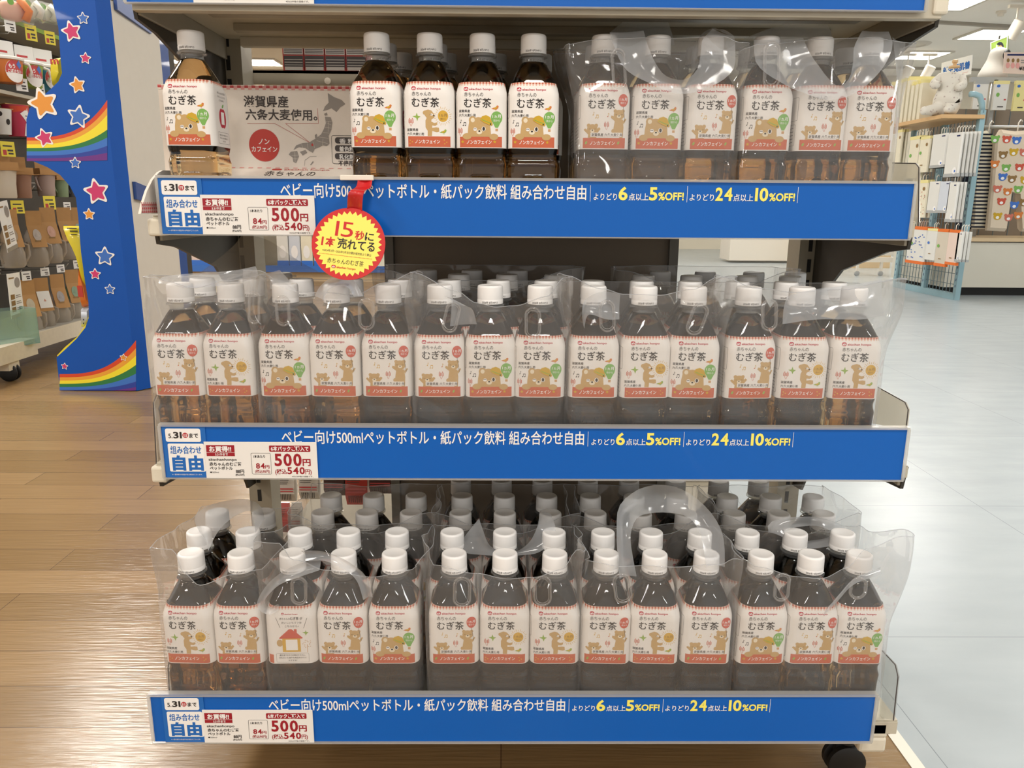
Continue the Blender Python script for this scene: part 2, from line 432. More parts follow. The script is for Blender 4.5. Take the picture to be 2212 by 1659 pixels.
def notes(A, u, v, m='ink', k=1.0):
    A.ell(u, v + 1.2, .7 * k, .55 * k, m, 1, 10, 20); A.line([(u + .6, v + 1.3), (u + .6, v + 4.4), (u + 1.5, v + 3.4)], .35, m)
    for d in (3.2, 5.6): A.ell(u + d, v - 2.0, .75 * k, .6 * k, m, 1, 10, 20); A.line([(u + d + .65, v - 1.9), (u + d + .65, v + 1.2)], .4, m)
    A.line([(u + 3.8, v + 1.2), (u + 6.35, v + 1.2)], .8, m)
def bird(A, u, v, m1, m2, k=1.0, f=1):
    A.poly([(u - 4.6 * k * f, v - 1 * k), (u - 2 * k * f, v - 1.6 * k), (u + 1 * k * f, v - 2 * k), (u + 3 * k * f, v - .6 * k), (u + 3.6 * k * f, v + 1.6 * k), (u + 2.6 * k * f, v + 2.6 * k), (u + 1.2 * k * f, v + 2 * k), (u + .6 * k * f, v + .6 * k), (u - 2 * k * f, v + .2 * k)], m1)
    A.ell(u + .2 * k * f, v - .2 * k, 2 * k, .9 * k, m2, 2, 10, 25 * f)
    A.line([(u, v - 1.8 * k), (u, v - 3.2 * k)], .3, m1); A.line([(u + .9 * k * f, v - 1.8 * k), (u + .9 * k * f, v - 3.2 * k)], .3, m1)
def common(A):
    A.rect(-24.5, 0.9, 24.5, 12.6, 'band_orange', 1, 14, 1)
    A.text('ノンカフェイン', -16.5, 4.9, 5.0, 'print_white', 2, w=29, bold=.02)
    gingham(A, -27, 27, 69.2, 73, 15)
    logo(A, -19.6, 63.9, 3.3, 33.5)
    A.text('赤ちゃんの', -19.2, 57.2, 5.2, 'ink', 2, w=22)
    A.text('むぎ茶', -19.4, 45.6, 11.2, 'ink', 2, w=31.5, bold=.012)
    # right side panel: apple and small notice
    s = 55.1
    gingham(A, s - 26, s + 24, 69.2, 73, 14)
    A.text('赤ちゃんのむぎ茶が', s - 12, 60, 3.0, 'ink', 2, w=24); A.text('おいしいヒミツは', s - 11, 56, 2.6, 'ink', 2, w=22); A.text('こちらから', s - 8, 52, 2.6, 'ink', 2, w=15)
    A.ell(s - 2.6, 33, 7.5, 11, 'red_logo', 1); A.ell(s + 3.2, 33, 7.5, 11, 'red_logo', 1); A.rect(s - 4.5, 26, s + 5, 40, 'print_white', 2); A.ell(s + 3, 47, 3.2, 1.6, 'balloon_green', 1, 10, 35)
    A.frame(s - 17, 4, s + 17, 17, 1.5, .25, 'ink_soft')
    for k in range(3): A.text(('離乳食やおやつの時はもちろん、', '汗をかいた後やお風呂あがりに', 'おすすめ!')[k], s, 12.8 - 3.4 * k, 2.2, 'ink_soft', 2, w=(26, 26, 9)[k], align='c')
    # left side panel: plain facts box
    s = -55.1
    gingham(A, s - 24, s + 26, 69.2, 73, 14)
    A.frame(s + 8, 34, s + 26, 60, 1.5, .3, 'ink_soft'); A.frame(s - 20, 6, s + 24, 30, 1.5, .3, 'ink_soft')
    for k in range(5): A.line([(s - 17, 10 + 4 * k), (s + 20, 10 + 4 * k)], .6, 'ink_soft')
def small_origin(A, u, v, two=True):
    if two:
        A.text('滋賀県産', u, v + 4.7, 3.4, 'ink', 2, w=13, bold=.01); A.text('六条大麦使用', u, v, 3.4, 'ink', 2, w=19.5, bold=.01)
    else: A.text('滋賀県産 六条大麦使用', u, v, 3.6, 'ink', 3, w=36, bold=.012)
def face(A, u, v, k, wink=True, ly=3, closed=False):
    A.ell(u, v - 1.6 * k, 3.4 * k, 2.6 * k, 'tan_light', ly, 14); A.ell(u, v - .6 * k, 1.25 * k, 1.0 * k, 'ink', ly + 1, 10)
    if closed:
        for sg in (-1, 1): A.line([(u + sg * 4.6 * k - 1.2 * k, v + 1 * k), (u + sg * 4.6 * k, v + 1.8 * k), (u + sg * 4.6 * k + 1.2 * k, v + 1 * k)], .4 * k, 'ink', ly)
    else:
        A.ell(u - 4.8 * k, v + 1.4 * k, 2.3 * k, 1.9 * k, 'print_white', ly, 12); A.line([(u - 6.6 * k, v + 1.7 * k), (u - 4.8 * k, v + 2.1 * k), (u - 3.2 * k, v + 1.6 * k)], .6 * k, 'ink', ly + 1)
        A.ell(u + 5 * k, v + 1.8 * k, 2.4 * k, 2.7 * k, 'print_white', ly, 12); A.ell(u + 5.1 * k, v + 1.9 * k, 1.5 * k, 2.2 * k, 'ink', ly + 1, 12)
def label_a():
    A = Art(); common(A); small_origin(A, -25.6, 35.0)
    b = 'tan_bear'
    A.ell(-9.6, 31, 4.4, 4.4, b, 1, 16); A.ell(-9.4, 31, 2.4, 2.6, 'tan_light', 2, 12)
    A.poly([(-15.4, 12.7), (-14.8, 22), (-13.6, 29), (-10, 33), (-3, 34.4), (4, 33.6), (9, 30), (11, 24), (12, 12.7)], b, 1)
    face(A, -1.8, 19.5, 1.0)
    A.ell(-16, 13, 5.2, 3.6, b, 3, 14); A.ell(15, 12.6, 5.2, 3.6, b, 3, 14)
    A.poly([(-1, 31.4), (1.4, 35.2), (6, 36.6), (10.6, 34.4), (12.4, 30), (13.8, 26.6), (12.8, 24.8), (10, 25.6), (4, 28)], 'hat_yellow', 4)
    A.line([(1, 31.8), (7, 29.2), (12.6, 27.6)], .8, 'leaf_green', 5); A.ell(11.2, 26.6, .9, .8, 'ink', 5, 8)
    A.ell(18.2, 33.6, 6.6, 7.2, 'balloon_green', 1, 22); A.poly([(12.6, 30.4), (23.6, 30.4), (19.8, 22.6), (16.8, 22.6)], 'balloon_green', 1); A.rect(16.9, 18.8, 19.8, 21.6, 'basket_tan', 1)
    A.text('1ヵ月', 18.2, 33.6, 4.4, 'print_white', 2, w=9.4, align='c', bold=.015); A.text('頃から', 18.2, 29.4, 2.9, 'print_white', 2, w=7.4, align='c')
    bird(A, 16.8, 44.6, 'bird_orange', 'hat_yellow', 1.05); notes(A, -23.6, 27); wheat(A, -24, 13.4)
    A.star(-21.2, 7, 2.0, 'hat_yellow', 2); A.star(16.2, 7, 2.0, 'hat_yellow', 2); return A
def label_b():
    A = Art(); common(A); small_origin(A, -25.6, 13.8); b = 'tan_bear'
    A.ell(-4.6, 38.6, 2.4, 2.4, b, 1, 12)
    A.poly([(-5, 38), (-4.4, 41), (-1, 42.2), (3, 41), (5.4, 38), (6.8, 35.2), (6, 33), (3, 31.4), (2.6, 29), (6, 27.4), (9, 28), (9.8, 26), (7.4, 24.2), (3.6, 24.6), (3.6, 22), (8, 22.6), (11.4, 22.2), (11.8, 18), (9, 17.2), (3.6, 18.6), (3.2, 13), (-1.8, 13), (-1.6, 18.6), (-4, 22.6), (-4, 30), (-2.6, 33), (-4.6, 35.4)], b, 1)
    A.ell(5.8, 35.4, 1, .8, 'ink', 2, 8); A.line([(1, 36.2), (2.2, 37), (3.4, 36.2)], .4, 'ink', 2); A.ell(3.2, 36.6, 1.6, 1.2, 'print_white', 1.5, 10)
    A.ell(16.2, 35, 6.0, 6.4, 'sun_gold', 1, 22)
    for k in range(24):
        t = 2 * PI * k / 24; r0, r1 = 7.6, (10.6 if k % 2 else 9.4); A.line([(16.2 + r0 * math.cos(t), 35 + r0 * math.sin(t)), (16.2 + r1 * math.cos(t), 35 + r1 * math.sin(t))], .4, 'sun_gold')
    A.text('1ヵ月', 16.2, 34.6, 4.0, 'tan_line', 2, w=8.8, align='c', bold=.01); A.text('頃から', 16.2, 31, 2.4, 'tan_line', 2, w=6, align='c')
    A.poly([(-19, 34.6), (-15, 35.2), (-14, 38.6), (-12.8, 35), (-9.6, 34.4), (-12.4, 32.6), (-13.4, 29.4), (-14.8, 32.8)], 'leaf_green', 1)
    wheat(A, -20.6, 23.6); bird(A, 16.6, 18, 'leaf_green', 'hat_yellow', 1.0)
    for u, v in ((-22, 8), (-19.6, 6.4), (-22.4, 4.6), (17.4, 8.6), (20.2, 6.2), (18, 4.4)): A.ell(u, v, .75, .75, 'sun_gold', 2, 8)
    return A
def small_bear(A, u, v, k, b='tan_bear'):
    for sg in (-1, 1): A.ell(u + sg * 4.4 * k, v + 5.6 * k, 2.1 * k, 2.1 * k, b, 1, 12)
    A.ell(u, v + 1.5 * k, 6.2 * k, 5.6 * k, b, 1, 20); face(A, u, v + .8 * k, .72 * k, closed=True, ly=3)
def label_c():
    A = Art(); common(A); b = 'tan_bear'
    small_bear(A, -14, 20.6, 1.0); A.poly([(-19, 12.7), (-18.4, 18.5), (-9.6, 18.5), (-9, 12.7)], b, 1)
    A.poly([(-18.6, 16), (-24, 21.4), (-22, 23), (-17.6, 19)], b, 1); A.poly([(-9.4, 16), (-4.4, 22.6), (-6.4, 24.4), (-10.6, 19)], b, 1)
    small_bear(A, 16.4, 36.6, 1.0); A.poly([(11, 14), (10.6, 24), (12, 33), (21, 33), (22, 24), (21.4, 12.7), (17.6, 12.7), (17, 18), (13, 17.4)], b, 2)
    A.ell(11.2, 20.2, 3.2, 2.6, b, 2, 12); A.poly([(12, 31), (7, 35), (7.6, 37.4), (10, 36.8), (13.6, 33.4)], b, 2); A.poly([(21, 31), (24, 34.4), (25.4, 33.4), (22, 28)], b, 2)
    A.ell(20.8, 54, 5.6, 7.0, 'balloon_red', 3, 22); A.line([(20.8, 47), (21.6, 42), (23.4, 30)], .35, 'ink_soft', 3)
    A.text('1ヵ月', 20.8, 53.6, 4.0, 'print_white', 4, w=8.4, align='c', bold=.015); A.text('頃から', 20.8, 50.2, 2.6, 'print_white', 4, w=6.4, align='c')
    notes(A, -13.6, 36.6, 'sun_gold'); A.ell(3.4, 36.2, .8, .6, 'wheat_pink', 1, 8, 20); A.line([(4, 36.4), (4, 40), (5.4, 38.8)], .4, 'sun_gold')
    wheat(A, 2.4, 21.6)
    A.rect(-16, 13.6, 20.6, 18.4, 'label_white', 2.4); small_origin(A, -15, 14.6, False)
    for u in (-20.8, 16.6): A.ell(u, 7, 1.1, 2.0, 'leaf_green', 2, 10, -25)
    return A
def label_d():
    A = Art()
    gingham(A, -27, 27, 69.2, 73, 15); logo(A, -9.5, 63.4, 2.0, 19)
    A.text('赤ちゃんの', -11.6, 57.4, 3.0, 'ink', 2, w=12); A.text('むぎ茶 が', .8, 57.2, 3.8, 'ink', 2, w=14, bold=.01)
    A.text('おいしいヒミツは', 2, 52.4, 3.0, 'ink', 2, w=23, align='c'); A.text('こちらから♪', 2, 47.8, 3.0, 'ink', 2, w=16, align='c')
    A.line([(-16, 60), (-11.5, 47)], .4, 'ink'); A.line([(20, 59), (15.5, 46)], .4, 'ink')
    A.poly([(-13.5, 33.6), (-1.5, 45), (1.5, 45), (4.2, 42.4), (4.2, 45), (7.4, 45), (7.4, 40), (14, 33.6), (13, 32.6), (-12.8, 32.6)], 'balloon_red', 1)
    A.rect(-10, 15.4, 11, 32.8, 'sun_gold', 1); A.rect(-6, 17.6, 7.6, 31.4, 'print_white', 2)
    A.ell(-13, 27, 3.6, 4.6, 'tan_bear', .5, 14); A.line([(18.6, 14.6), (18.6, 25)], .6, 'basket_tan')
    for k in range(16):
        t = 2 * PI * k / 16; A.ell(18.6 + (3 + k % 3) * math.cos(t), 25.6 + (3 + k % 3) * math.sin(t), .7, .4, 'basket_tan', 1, 7, math.degrees(t))
    A.poly([(14, 40.6), (17, 41), (17.8, 43.6), (18.6, 41), (21, 40.6), (19, 39), (17.4, 36.4), (17, 39)], 'leaf_green', 1)
    A.frame(-18, 1.6, 20, 13.6, 1.5, .2, 'ink_soft')
    for k in range(3): A.text(('離乳食やおやつの時はもちろん、', '汗をかいた後やお風呂あがりに', 'おすすめ!')[k], 1, 10.2 - 3.4 * k, 2.4, 'ink', 2, w=(30, 32, 10)[k], align='c')
    A.rect(-27, .9, -21, 12, 'band_orange', 1, 3, 1)
    return A
LABEL_ME = {}
for k, fn in (('A', label_a), ('B', label_b), ('C', label_c), ('D', label_d)):
    mb = MB(); sleeve(mb); fn().put(mb, on_label, .00012, 2.2); LABEL_ME[k] = mb.mesh('label')
    LABEL_ME[k].polygons.foreach_set('use_smooth', [True] * len(LABEL_ME[k].polygons)); LABEL_ME[k].set_sharp_from_angle(angle=R(35))
def cap_art(month):
    A = Art(); A.text('2026年 %d月/HP13' % month, 0, 0, 3.0, 'ink', 1, w=19, align='c', bold=.008)
    mb = MB()
    def fn(u, v, off):
        t = u / 1000 / .01525 - .06; return (.01535 * math.sin(t), -.01535 * math.cos(t), .1868 + v / 1000)
    A.put(mb, fn); return mb.mesh('date_print')
DATE_ME = {m: cap_art(m) for m in (8, 9)}
PROTO = {}
def proto_bottle():
    root = thing('tea_bottle', (0, 0, 0), 'x', 'bottle')
    b = body_mesh().build('bottle_body', root, True)
    mb = MB()
    mb.lathe([(.0131, .1765), (.0129, .179), (.0129, .1815), (.0166, .1822), (.0166, .1838), (.0130, .1845), (.0130, .187)], PETCLEAR, 40, cap=False)
    mb.lathe([(.0150, .1846), (.0152, .1858)], PETCLEAR, 40, cap=False)
    mb.build('neck', root, 40)
    mb = MB()
    mb.lathe([(.0140, .1853), (.0151, .1856), (.0152, .1900), (.0149, .1906), (.0149, .1912), (.0151, .1918), (.0149, .2040), (.0145, .2058), (.0136, .2067), (.0120, .2070), (.0115, .2068)], 'cap_white', 144, rib=.00028, ribz=(.1915, .2041))
    c = mb.build('cap', root, 40)
    d = bpy.data.objects.new('date_print', DATE_ME[8]); COL.objects.link(d); d.parent = c
    l = bpy.data.objects.new('label', LABEL_ME['A']); COL.objects.link(l); l.parent = root
    return root
BOT = proto_bottle(); BOT_TREE = tree_of(BOT); USED = [False]
ORD = ['', 'first', 'second', 'third', 'fourth', 'fifth', 'sixth', 'seventh', 'eighth', 'ninth', 'tenth', 'eleventh', 'twelfth', 'thirteenth', 'fourteenth']
ARTN = {'A': 'hat-wearing bear label', 'B': 'sun and bear label', 'C': 'red balloon bears label', 'D': 'house picture label'}
rnd = random.Random(7)
def bottle(x, y, z, art, month, label, group, rz=None):
    r = BOT if not USED[0] else copy_tree(BOT, BOT_TREE)
    USED[0] = True
    r.location = (x, y, z); r.rotation_euler = (0, 0, R(rnd.uniform(-2.5, 2.5)) if rz is None else R(rz)); tag(r, label, 'bottle', group)
    for c in KIDMAP(r):
        if c.name.startswith('label'): c.data = LABEL_ME[art]
        elif c.name.startswith('cap'):
            for d in KIDMAP(c): d.data = DATE_ME[month]
    return r
def KIDMAP(o): return list(o.children)

# ------------------------------------------------------------------ carrier bags
def interp(pts, x):
    if x <= pts[0][0]: return pts[0][1]
    for (x0, y0), (x1, y1) in zip(pts, pts[1:]):
        if x <= x1:
            t = (x - x0) / max(1e-6, x1 - x0); t = t * t * (3 - 2 * t); return y0 + (y1 - y0) * t
    return pts[-1][1]
def film_body(x0, x1, y0, y1, z0, rim, backh, seed, flare=(0, 0)):
    """open-topped sheet wrapped round a pack; rim: [(x, z)] along the front edge"""
    mb = MB(); rc = .012; g = .0030
    X0, X1, Y0, Y1 = x0 - g, x1 + g, y0 - g, y1 + g
    loop = []
    def seg(p, q, n):
        for k in range(n): loop.append((p[0] + (q[0] - p[0]) * k / n, p[1] + (q[1] - p[1]) * k / n))
    def arc(c, a0, n=4):
        for k in range(n):
            a = R(a0 + 90 * k / n); loop.append((c[0] + rc * math.cos(a), c[1] + rc * math.sin(a)))
    nx, ny = max(16, int((X1 - X0) / .005)), max(10, int((Y1 - Y0) / .007))
    seg((X0 + rc, Y0), (X1 - rc, Y0), nx); arc((X1 - rc, Y0 + rc), -90); seg((X1, Y0 + rc), (X1, Y1 - rc), ny); arc((X1 - rc, Y1 - rc), 0)
    seg((X1 - rc, Y1), (X0 + rc, Y1), nx); arc((X0 + rc, Y1 - rc), 90); seg((X0, Y1 - rc), (X0, Y0 + rc), ny); arc((X0 + rc, Y0 + rc), 180)
    xm, ym = (X0 + X1) / 2, (Y0 + Y1) / 2; NZ = 34; rows = []
    for j in range(NZ + 1):
        t = j / NZ; row = []
        for x, y in loop:
            fy = (y - Y0) / (Y1 - Y0)
            zr = interp(rim, x) * (1 - sstep(.1, .9, fy)) + backh * sstep(.1, .9, fy)
            z = z0 + (zr - z0) * t
            h = z - z0
            # outward direction
            d = Vector((x - xm, y - ym, 0)); 
            if abs(x - xm) / (X1 - X0) > abs(y - ym) / (Y1 - Y0): n = Vector((1 if x > xm else -1, 0, 0))
            else: n = Vector((0, 1 if y > ym else -1, 0))
            up = sstep(.12, .2, h)
            w = noise.noise(Vector((x * 24 + seed, y * 24, z * 10))) * .0026
            w += up * (noise.noise(Vector((x * 18 + seed * 3, y * 18, z * 14))) * .012 - .006 * (n.y != 0))
            w = max(w, -.0018) if h < .14 else w
            if n.y < 0 and h < .07: w = min(w, .0006)
            p = Vector((x, y, z)) + n * w
            if n.x < 0: p.x -= flare[0] * up
            if n.x > 0: p.x += flare[1] * up
            if n.y and abs(x - xm) / (X1 - X0) > .3: p.x += (flare[1] if x > xm else -flare[0]) * up * (abs(x - xm) / (X1 - X0) - .3) * 5
            row.append(tuple(p))
        rows.append(row)
    mb.rings(rows, FILM, True, False); mb.tube(rows[-1], .0005, FILM2, 4, True); return mb
def ribbon(eA, eB, m=None, n=26, th=.0):
    """sheet between two edge polylines of world points"""
    mb = MB()
    def samp(e, t):
        d = [0]
        for a, b in zip(e, e[1:]): d.append(d[-1] + (Vector(b) - Vector(a)).length)
        L = t * d[-1]
        for i in range(len(e) - 1):
            if L <= d[i + 1] or i == len(e) - 2:
                f = (L - d[i]) / max(1e-9, d[i + 1] - d[i]); P = [Vector(e[max(0, i - 1)]), Vector(e[i]), Vector(e[i + 1]), Vector(e[min(len(e) - 1, i + 2)])]
                return .5 * ((2 * P[1]) + (P[2] - P[0]) * f + (2 * P[0] - 5 * P[1] + 4 * P[2] - P[3]) * f * f + (3 * P[1] - P[0] - 3 * P[2] + P[3]) * f ** 3)
    def fn(u, v):
        p = samp(eA, u).lerp(samp(eB, u), v); k = noise.noise(p * 60) * .0012
        return (p.x, p.y + k + .004 * math.sin(v * PI), p.z)
    mb.grid(fn, n, 6, m or FILM2); return mb
def edge(pts): return [WY(px, py, Y) for px, py, Y in pts]
def oval(mb, c, hx, hz, r, m=FILM2, tilt=0):
    pts = []
    for k in range(28):
        t = 2 * PI * k / 28; x = hx * math.cos(t); z = (hz - hx) * (1 if math.sin(t) > 0 else -1) + hx * math.sin(t)
        a = R(tilt); pts.append((c[0] + x * math.cos(a) - z * math.sin(a), c[1], c[2] + x * math.sin(a) + z * math.cos(a)))
    mb.tube(pts, r, m, 6, True)
def carrier(label, group, x0, x1, y0, y1, z0, rim, backh, seed, flare=(0, 0), eyelets=(), straps=(), SM=None):
    rt = thing('carrier_bag', ((x0 + x1) / 2, y0, z0), label, 'bag', group)
    def put(mb, name):
        mb.v = [(v[0] - rt.location.x, v[1] - rt.location.y, v[2] - rt.location.z) for v in mb.v]; return mb.build(name, rt, True)
    put(film_body(x0, x1, y0, y1, z0, rim, backh, seed, flare), 'bag_film')
    for (x, z, hx, hz, tl) in eyelets:
        mb = MB(); oval(mb, (x, y0 - .0065, z), hx, hz, .0012, FILM, tl); oval(mb, (x, y0 - .0065, z), hx * .76, hz * .85, .0006, FILM, tl); put(mb, 'hand_hole')
    for q in straps: put(ribbon(q[0], q[1], q[2] if len(q) > 2 else SM), 'handle_strap')
    return rt

# ------------------------------------------------------------------ shop room
mat('ceiling_paint', '#f8f4ec', .8, var=.03, scale=2)
mat('wall_paint', '#d9d0bd', .8, var=.03, scale=2)
def wood_floor():
    m, N, L = new_mat('wood_floor')
    out = N.new('ShaderNodeOutputMaterial'); b = N.new('ShaderNodeBsdfPrincipled'); L.new(b.outputs[0], out.inputs[0])
    tc = N.new('ShaderNodeTexCoord'); br = N.new('ShaderNodeTexBrick'); L.new(tc.outputs['Object'], br.inputs['Vector'])
    br.inputs['Scale'].default_value = 1; br.inputs['Brick Width'].default_value = .92; br.inputs['Row Height'].default_value = .0962; br.inputs['Mortar Size'].default_value = .0008
    br.offset = .37; br.offset_frequency = 2; br.inputs['Bias'].default_value = 0
    br.inputs['Color1'].default_value = lin('#806642'); br.inputs['Color2'].default_value = lin('#967a55'); br.inputs['Mortar'].default_value = lin('#5a4530')
    mp = N.new('ShaderNodeMapping'); mp.inputs['Scale'].default_value = (6, 130, 1); L.new(tc.outputs['Object'], mp.inputs[0])
    n = N.new('ShaderNodeTexNoise'); n.inputs['Scale'].default_value = 1; n.inputs['Detail'].default_value = 5; L.new(mp.outputs[0], n.inputs['Vector'])
    mx = N.new('ShaderNodeMix'); mx.data_type = 'RGBA'; mx.blend_type = 'OVERLAY'; mx.inputs[0].default_value = .18; L.new(br.outputs[0], mx.inputs[6]); L.new(n.outputs[0], mx.inputs[7])
    L.new(mx.outputs[2], b.inputs['Base Color']); b.inputs['Roughness'].default_value = .23
    mp2 = N.new('ShaderNodeMapping'); mp2.inputs['Scale'].default_value = (14, 230, 1); L.new(tc.outputs['Object'], mp2.inputs[0])
    n2 = N.new('ShaderNodeTexNoise'); n2.inputs['Scale'].default_value = 1; n2.inputs['Detail'].default_value = 2; L.new(mp2.outputs[0], n2.inputs['Vector'])
    bp = N.new('ShaderNodeBump'); bp.inputs['Strength'].default_value = .35; bp.inputs['Distance'].default_value = .002; L.new(n2.outputs[0], bp.inputs['Height']); L.new(bp.outputs[0], b.inputs['Normal'])
def vinyl_floor():
    m, N, L = new_mat('vinyl_floor')
    out = N.new('ShaderNodeOutputMaterial'); b = N.new('ShaderNodeBsdfPrincipled'); L.new(b.outputs[0], out.inputs[0])
    tc = N.new('ShaderNodeTexCoord'); br = N.new('ShaderNodeTexBrick'); L.new(tc.outputs['Object'], br.inputs['Vector'])
    br.inputs['Scale'].default_value = 1; br.inputs['Brick Width'].default_value = .6; br.inputs['Row Height'].default_value = .6; br.inputs['Mortar Size'].default_value = .0007; br.offset = 0
    n = N.new('ShaderNodeTexNoise'); n.inputs['Scale'].default_value = 7; n.inputs['Detail'].default_value = 6
    mp = N.new('ShaderNodeMapping'); mp.inputs['Scale'].default_value = (.6, 2.2, 1); L.new(tc.outputs['Object'], mp.inputs[0]); L.new(mp.outputs[0], n.inputs['Vector'])
    mx = N.new('ShaderNodeMix'); mx.data_type = 'RGBA'; mx.inputs[6].default_value = lin('#a0a8ac'); mx.inputs[7].default_value = lin('#b4bbbd'); L.new(n.outputs[0], mx.inputs[0])
    L.new(mx.outputs[2], br.inputs['Color1']); L.new(mx.outputs[2], br.inputs['Color2']); br.inputs['Mortar'].default_value = lin('#838b8e')
    L.new(br.outputs[0], b.inputs['Base Color']); b.inputs['Roughness'].default_value = .27; b.inputs['Specular IOR Level'].default_value = .3
    n2 = N.new('ShaderNodeTexNoise'); n2.inputs['Scale'].default_value = 5; n2.inputs['Detail'].default_value = 4; L.new(tc.outputs['Object'], n2.inputs['Vector'])
    bp = N.new('ShaderNodeBump'); bp.inputs['Strength'].default_value = .25; bp.inputs['Distance'].default_value = .01; L.new(n2.outputs[0], bp.inputs['Height']); L.new(bp.outputs[0], b.inputs['Normal'])
wood_floor(); vinyl_floor()
def struct(name, mb): return tag(mb.build(name), None, None, None, 'structure')
XB = .562
m_ = MB(); m_.box((-12, -6, -.1), (XB, 13, 0), 'wood_floor'); struct('floor_wood', m_)
m_ = MB(); m_.box((XB, -6, -.1), (14, 13, 0), 'vinyl_floor'); struct('floor_vinyl', m_)
mat('trim_white', '#e8e0d2', .4)
m_ = MB(); m_.box((XB - .011, -6, 0), (XB + .007, 13, .0015), 'trim_white'); struct('trim_1', m_)
m_ = MB(); m_.box((-12, -6, CEIL), (14, 13, CEIL + .1), 'ceiling_paint'); struct('ceiling', m_)
m_ = MB(); m_.box((-12, 13, 0), (14, 13.1, CEIL), 'wall_paint'); struct('wall_back', m_)

# ------------------------------------------------------------------ the end-cap gondola
SHELVES = {'uppermost': (.9645, .918), 'top': (.7175, .918), 'middle': (.4333, .864), 'bottom': (.1243, .813)}
GX0, GX1, GY = -.408, .484, 1.205
gon = thing('gondola_shelving', (.04, GY, 0), 'cream metal end cap shelving on casters filled with tea bottles', 'shelving')
def gput(mb, name, bevel=0, smooth=None, parent=None):
    p = parent or gon; q = p.matrix_world.translation if parent else gon.location
    q = gon.location
    mb.v = [(v[0] - q.x, v[1] - q.y, v[2] - q.z) for v in mb.v]; return mb.build(name, p, smooth, bevel)
for nm, (z, yf) in SHELVES.items():
    mb = MB(); M = 'shelf_paint'
    mb.box((GX0, yf, z - .002), (GX1, GY, z - .0002), M)
    mb.box((GX0, yf - .001, z - (.028 if nm == 'uppermost' else .0195 if nm != 'middle' else .0155)), (GX1, yf + .012, z - .002), M)                    # front lip
    mb.box((GX0, yf + .012, z - .020), (GX1, yf + .05, z - .002), M)                     # lip step
    mb.box((GX0, yf + .012, z - .030), (GX0 + .004, GY, z - .002), 'shelf_grey'); mb.box((GX1 - .004, yf + .012, z - .030), (GX1, GY, z - .002), 'shelf_grey')
    for k in range(1, 4): mb.box((GX0 + .05, yf + .09 * k, z - .012), (GX1 - .05, yf + .09 * k + .016, z - .002), 'shelf_grey')
    mb.box((GX0 + .03, GY - .02, z - .015), (GX1 - .03, GY - .006, z - .002), M)
    gput(mb, 'shelf', .0015)
    if nm != 'bottom':
        for x in (GX0 - .004, GX1):
            mb = MB(); zb = z - .004
            pr = [(yf + .006, zb), (GY, zb), (GY, zb - .15), (GY - .035, zb - .145), (GY - .06, zb - .10), (GY - .10, zb - .070), (yf + .06, zb - .036), (yf + .012, zb - .030)]
            mb.prism([(x, a, b) for a, b in pr], (.004, 0, 0), 'bracket_dark'); gput(mb, 'bracket')
        for x in ((GX1 - .012,) if nm == 'uppermost' else (GX0 - .006,)):
            mb = MB(); mb.box((x, yf - .004, z - .024), (x + .018, yf + .02, z - .004), 'cream_worn'); gput(mb, 'shelf_end_cap', .003)
for x in (GX0 - .012, GX1 - .024):
    mb = MB(); mb.box((x, GY, .07), (x + .036, GY + .05, 1.75), 'shelf_grey')
    for k in range(52): mb.box((x + .0135, GY - .0006, .12 + k * .032), (x + .0195, GY + .001, .12 + k * .032 + .02), 'black_rubber')
    gput(mb, 'upright_post', .0)
mb = MB(); mb.box((-.17, GY + .012, .08), (.262, GY + .03, 1.75), 'panel_taupe'); gput(mb, 'back_panel')
for x in (-.185, .258):
    mb = MB(); mb.box((x, GY + .002, .07), (x + .014, GY + .04, 1.75), 'post_grey'); gput(mb, 'panel_post')
zz = WY(680, 163, 1.31).z; mb = MB(); mb.box((GX0, GY + .06, zz - .020), (-.19, GY + .068, zz), 'shelf_grey'); mb.box((GX0, GY + .06, zz - .004), (-.19, GY + .40, zz), 'shelf_grey')
p = WY(708, 175, GY + .06); mb.lathe([(.0001, GY + .0585), (.005, GY + .0585), (.005, GY + .061)], 'trim_white', 14, (p.x, 0, p.z), 'y'); gput(mb, 'rear_shelf')
mb = MB(); mb.box((GX0, GY + .07, .100), (GX1, GY + .46, .118), 'shelf_grey'); mb.box((GX0, GY + .45, .08), (GX1, GY + .47, .15), 'shelf_paint'); gput(mb, 'rear_deck')
mb = MB(); mb.box((GX0, .812, .098), (.474, GY + .05, .1215), 'cream_worn'); mb.box((.440, .812, .078), (.474, .85, .1), 'cream_worn')
mb.box((GX0, 1.2, .06), (.47, 1.32, .1), 'shelf_grey'); gput(mb, 'base_deck', .004)
for x, y in ((.452, .868), (-.375, 1.0), (.452, 1.27), (-.375, 1.27)):
    mb = MB()
    for dy in (-.013, .004): mb.lathe([(.004, dy), (.020, dy), (.0245, dy + .002), (.0245, dy + .008), (.020, dy + .0095), (.004, dy + .0095)], 'black_rubber', 28, (x, y, .0246), 'y')
    mb.box((x - .014, y - .004, .03), (x + .014, y + .004, .062), 'black_rubber'); mb.lathe([(.011, .052), (.011, .074)], 'black_rubber', 16, (x, y, 0)); gput(mb, 'caster', 0, 40)
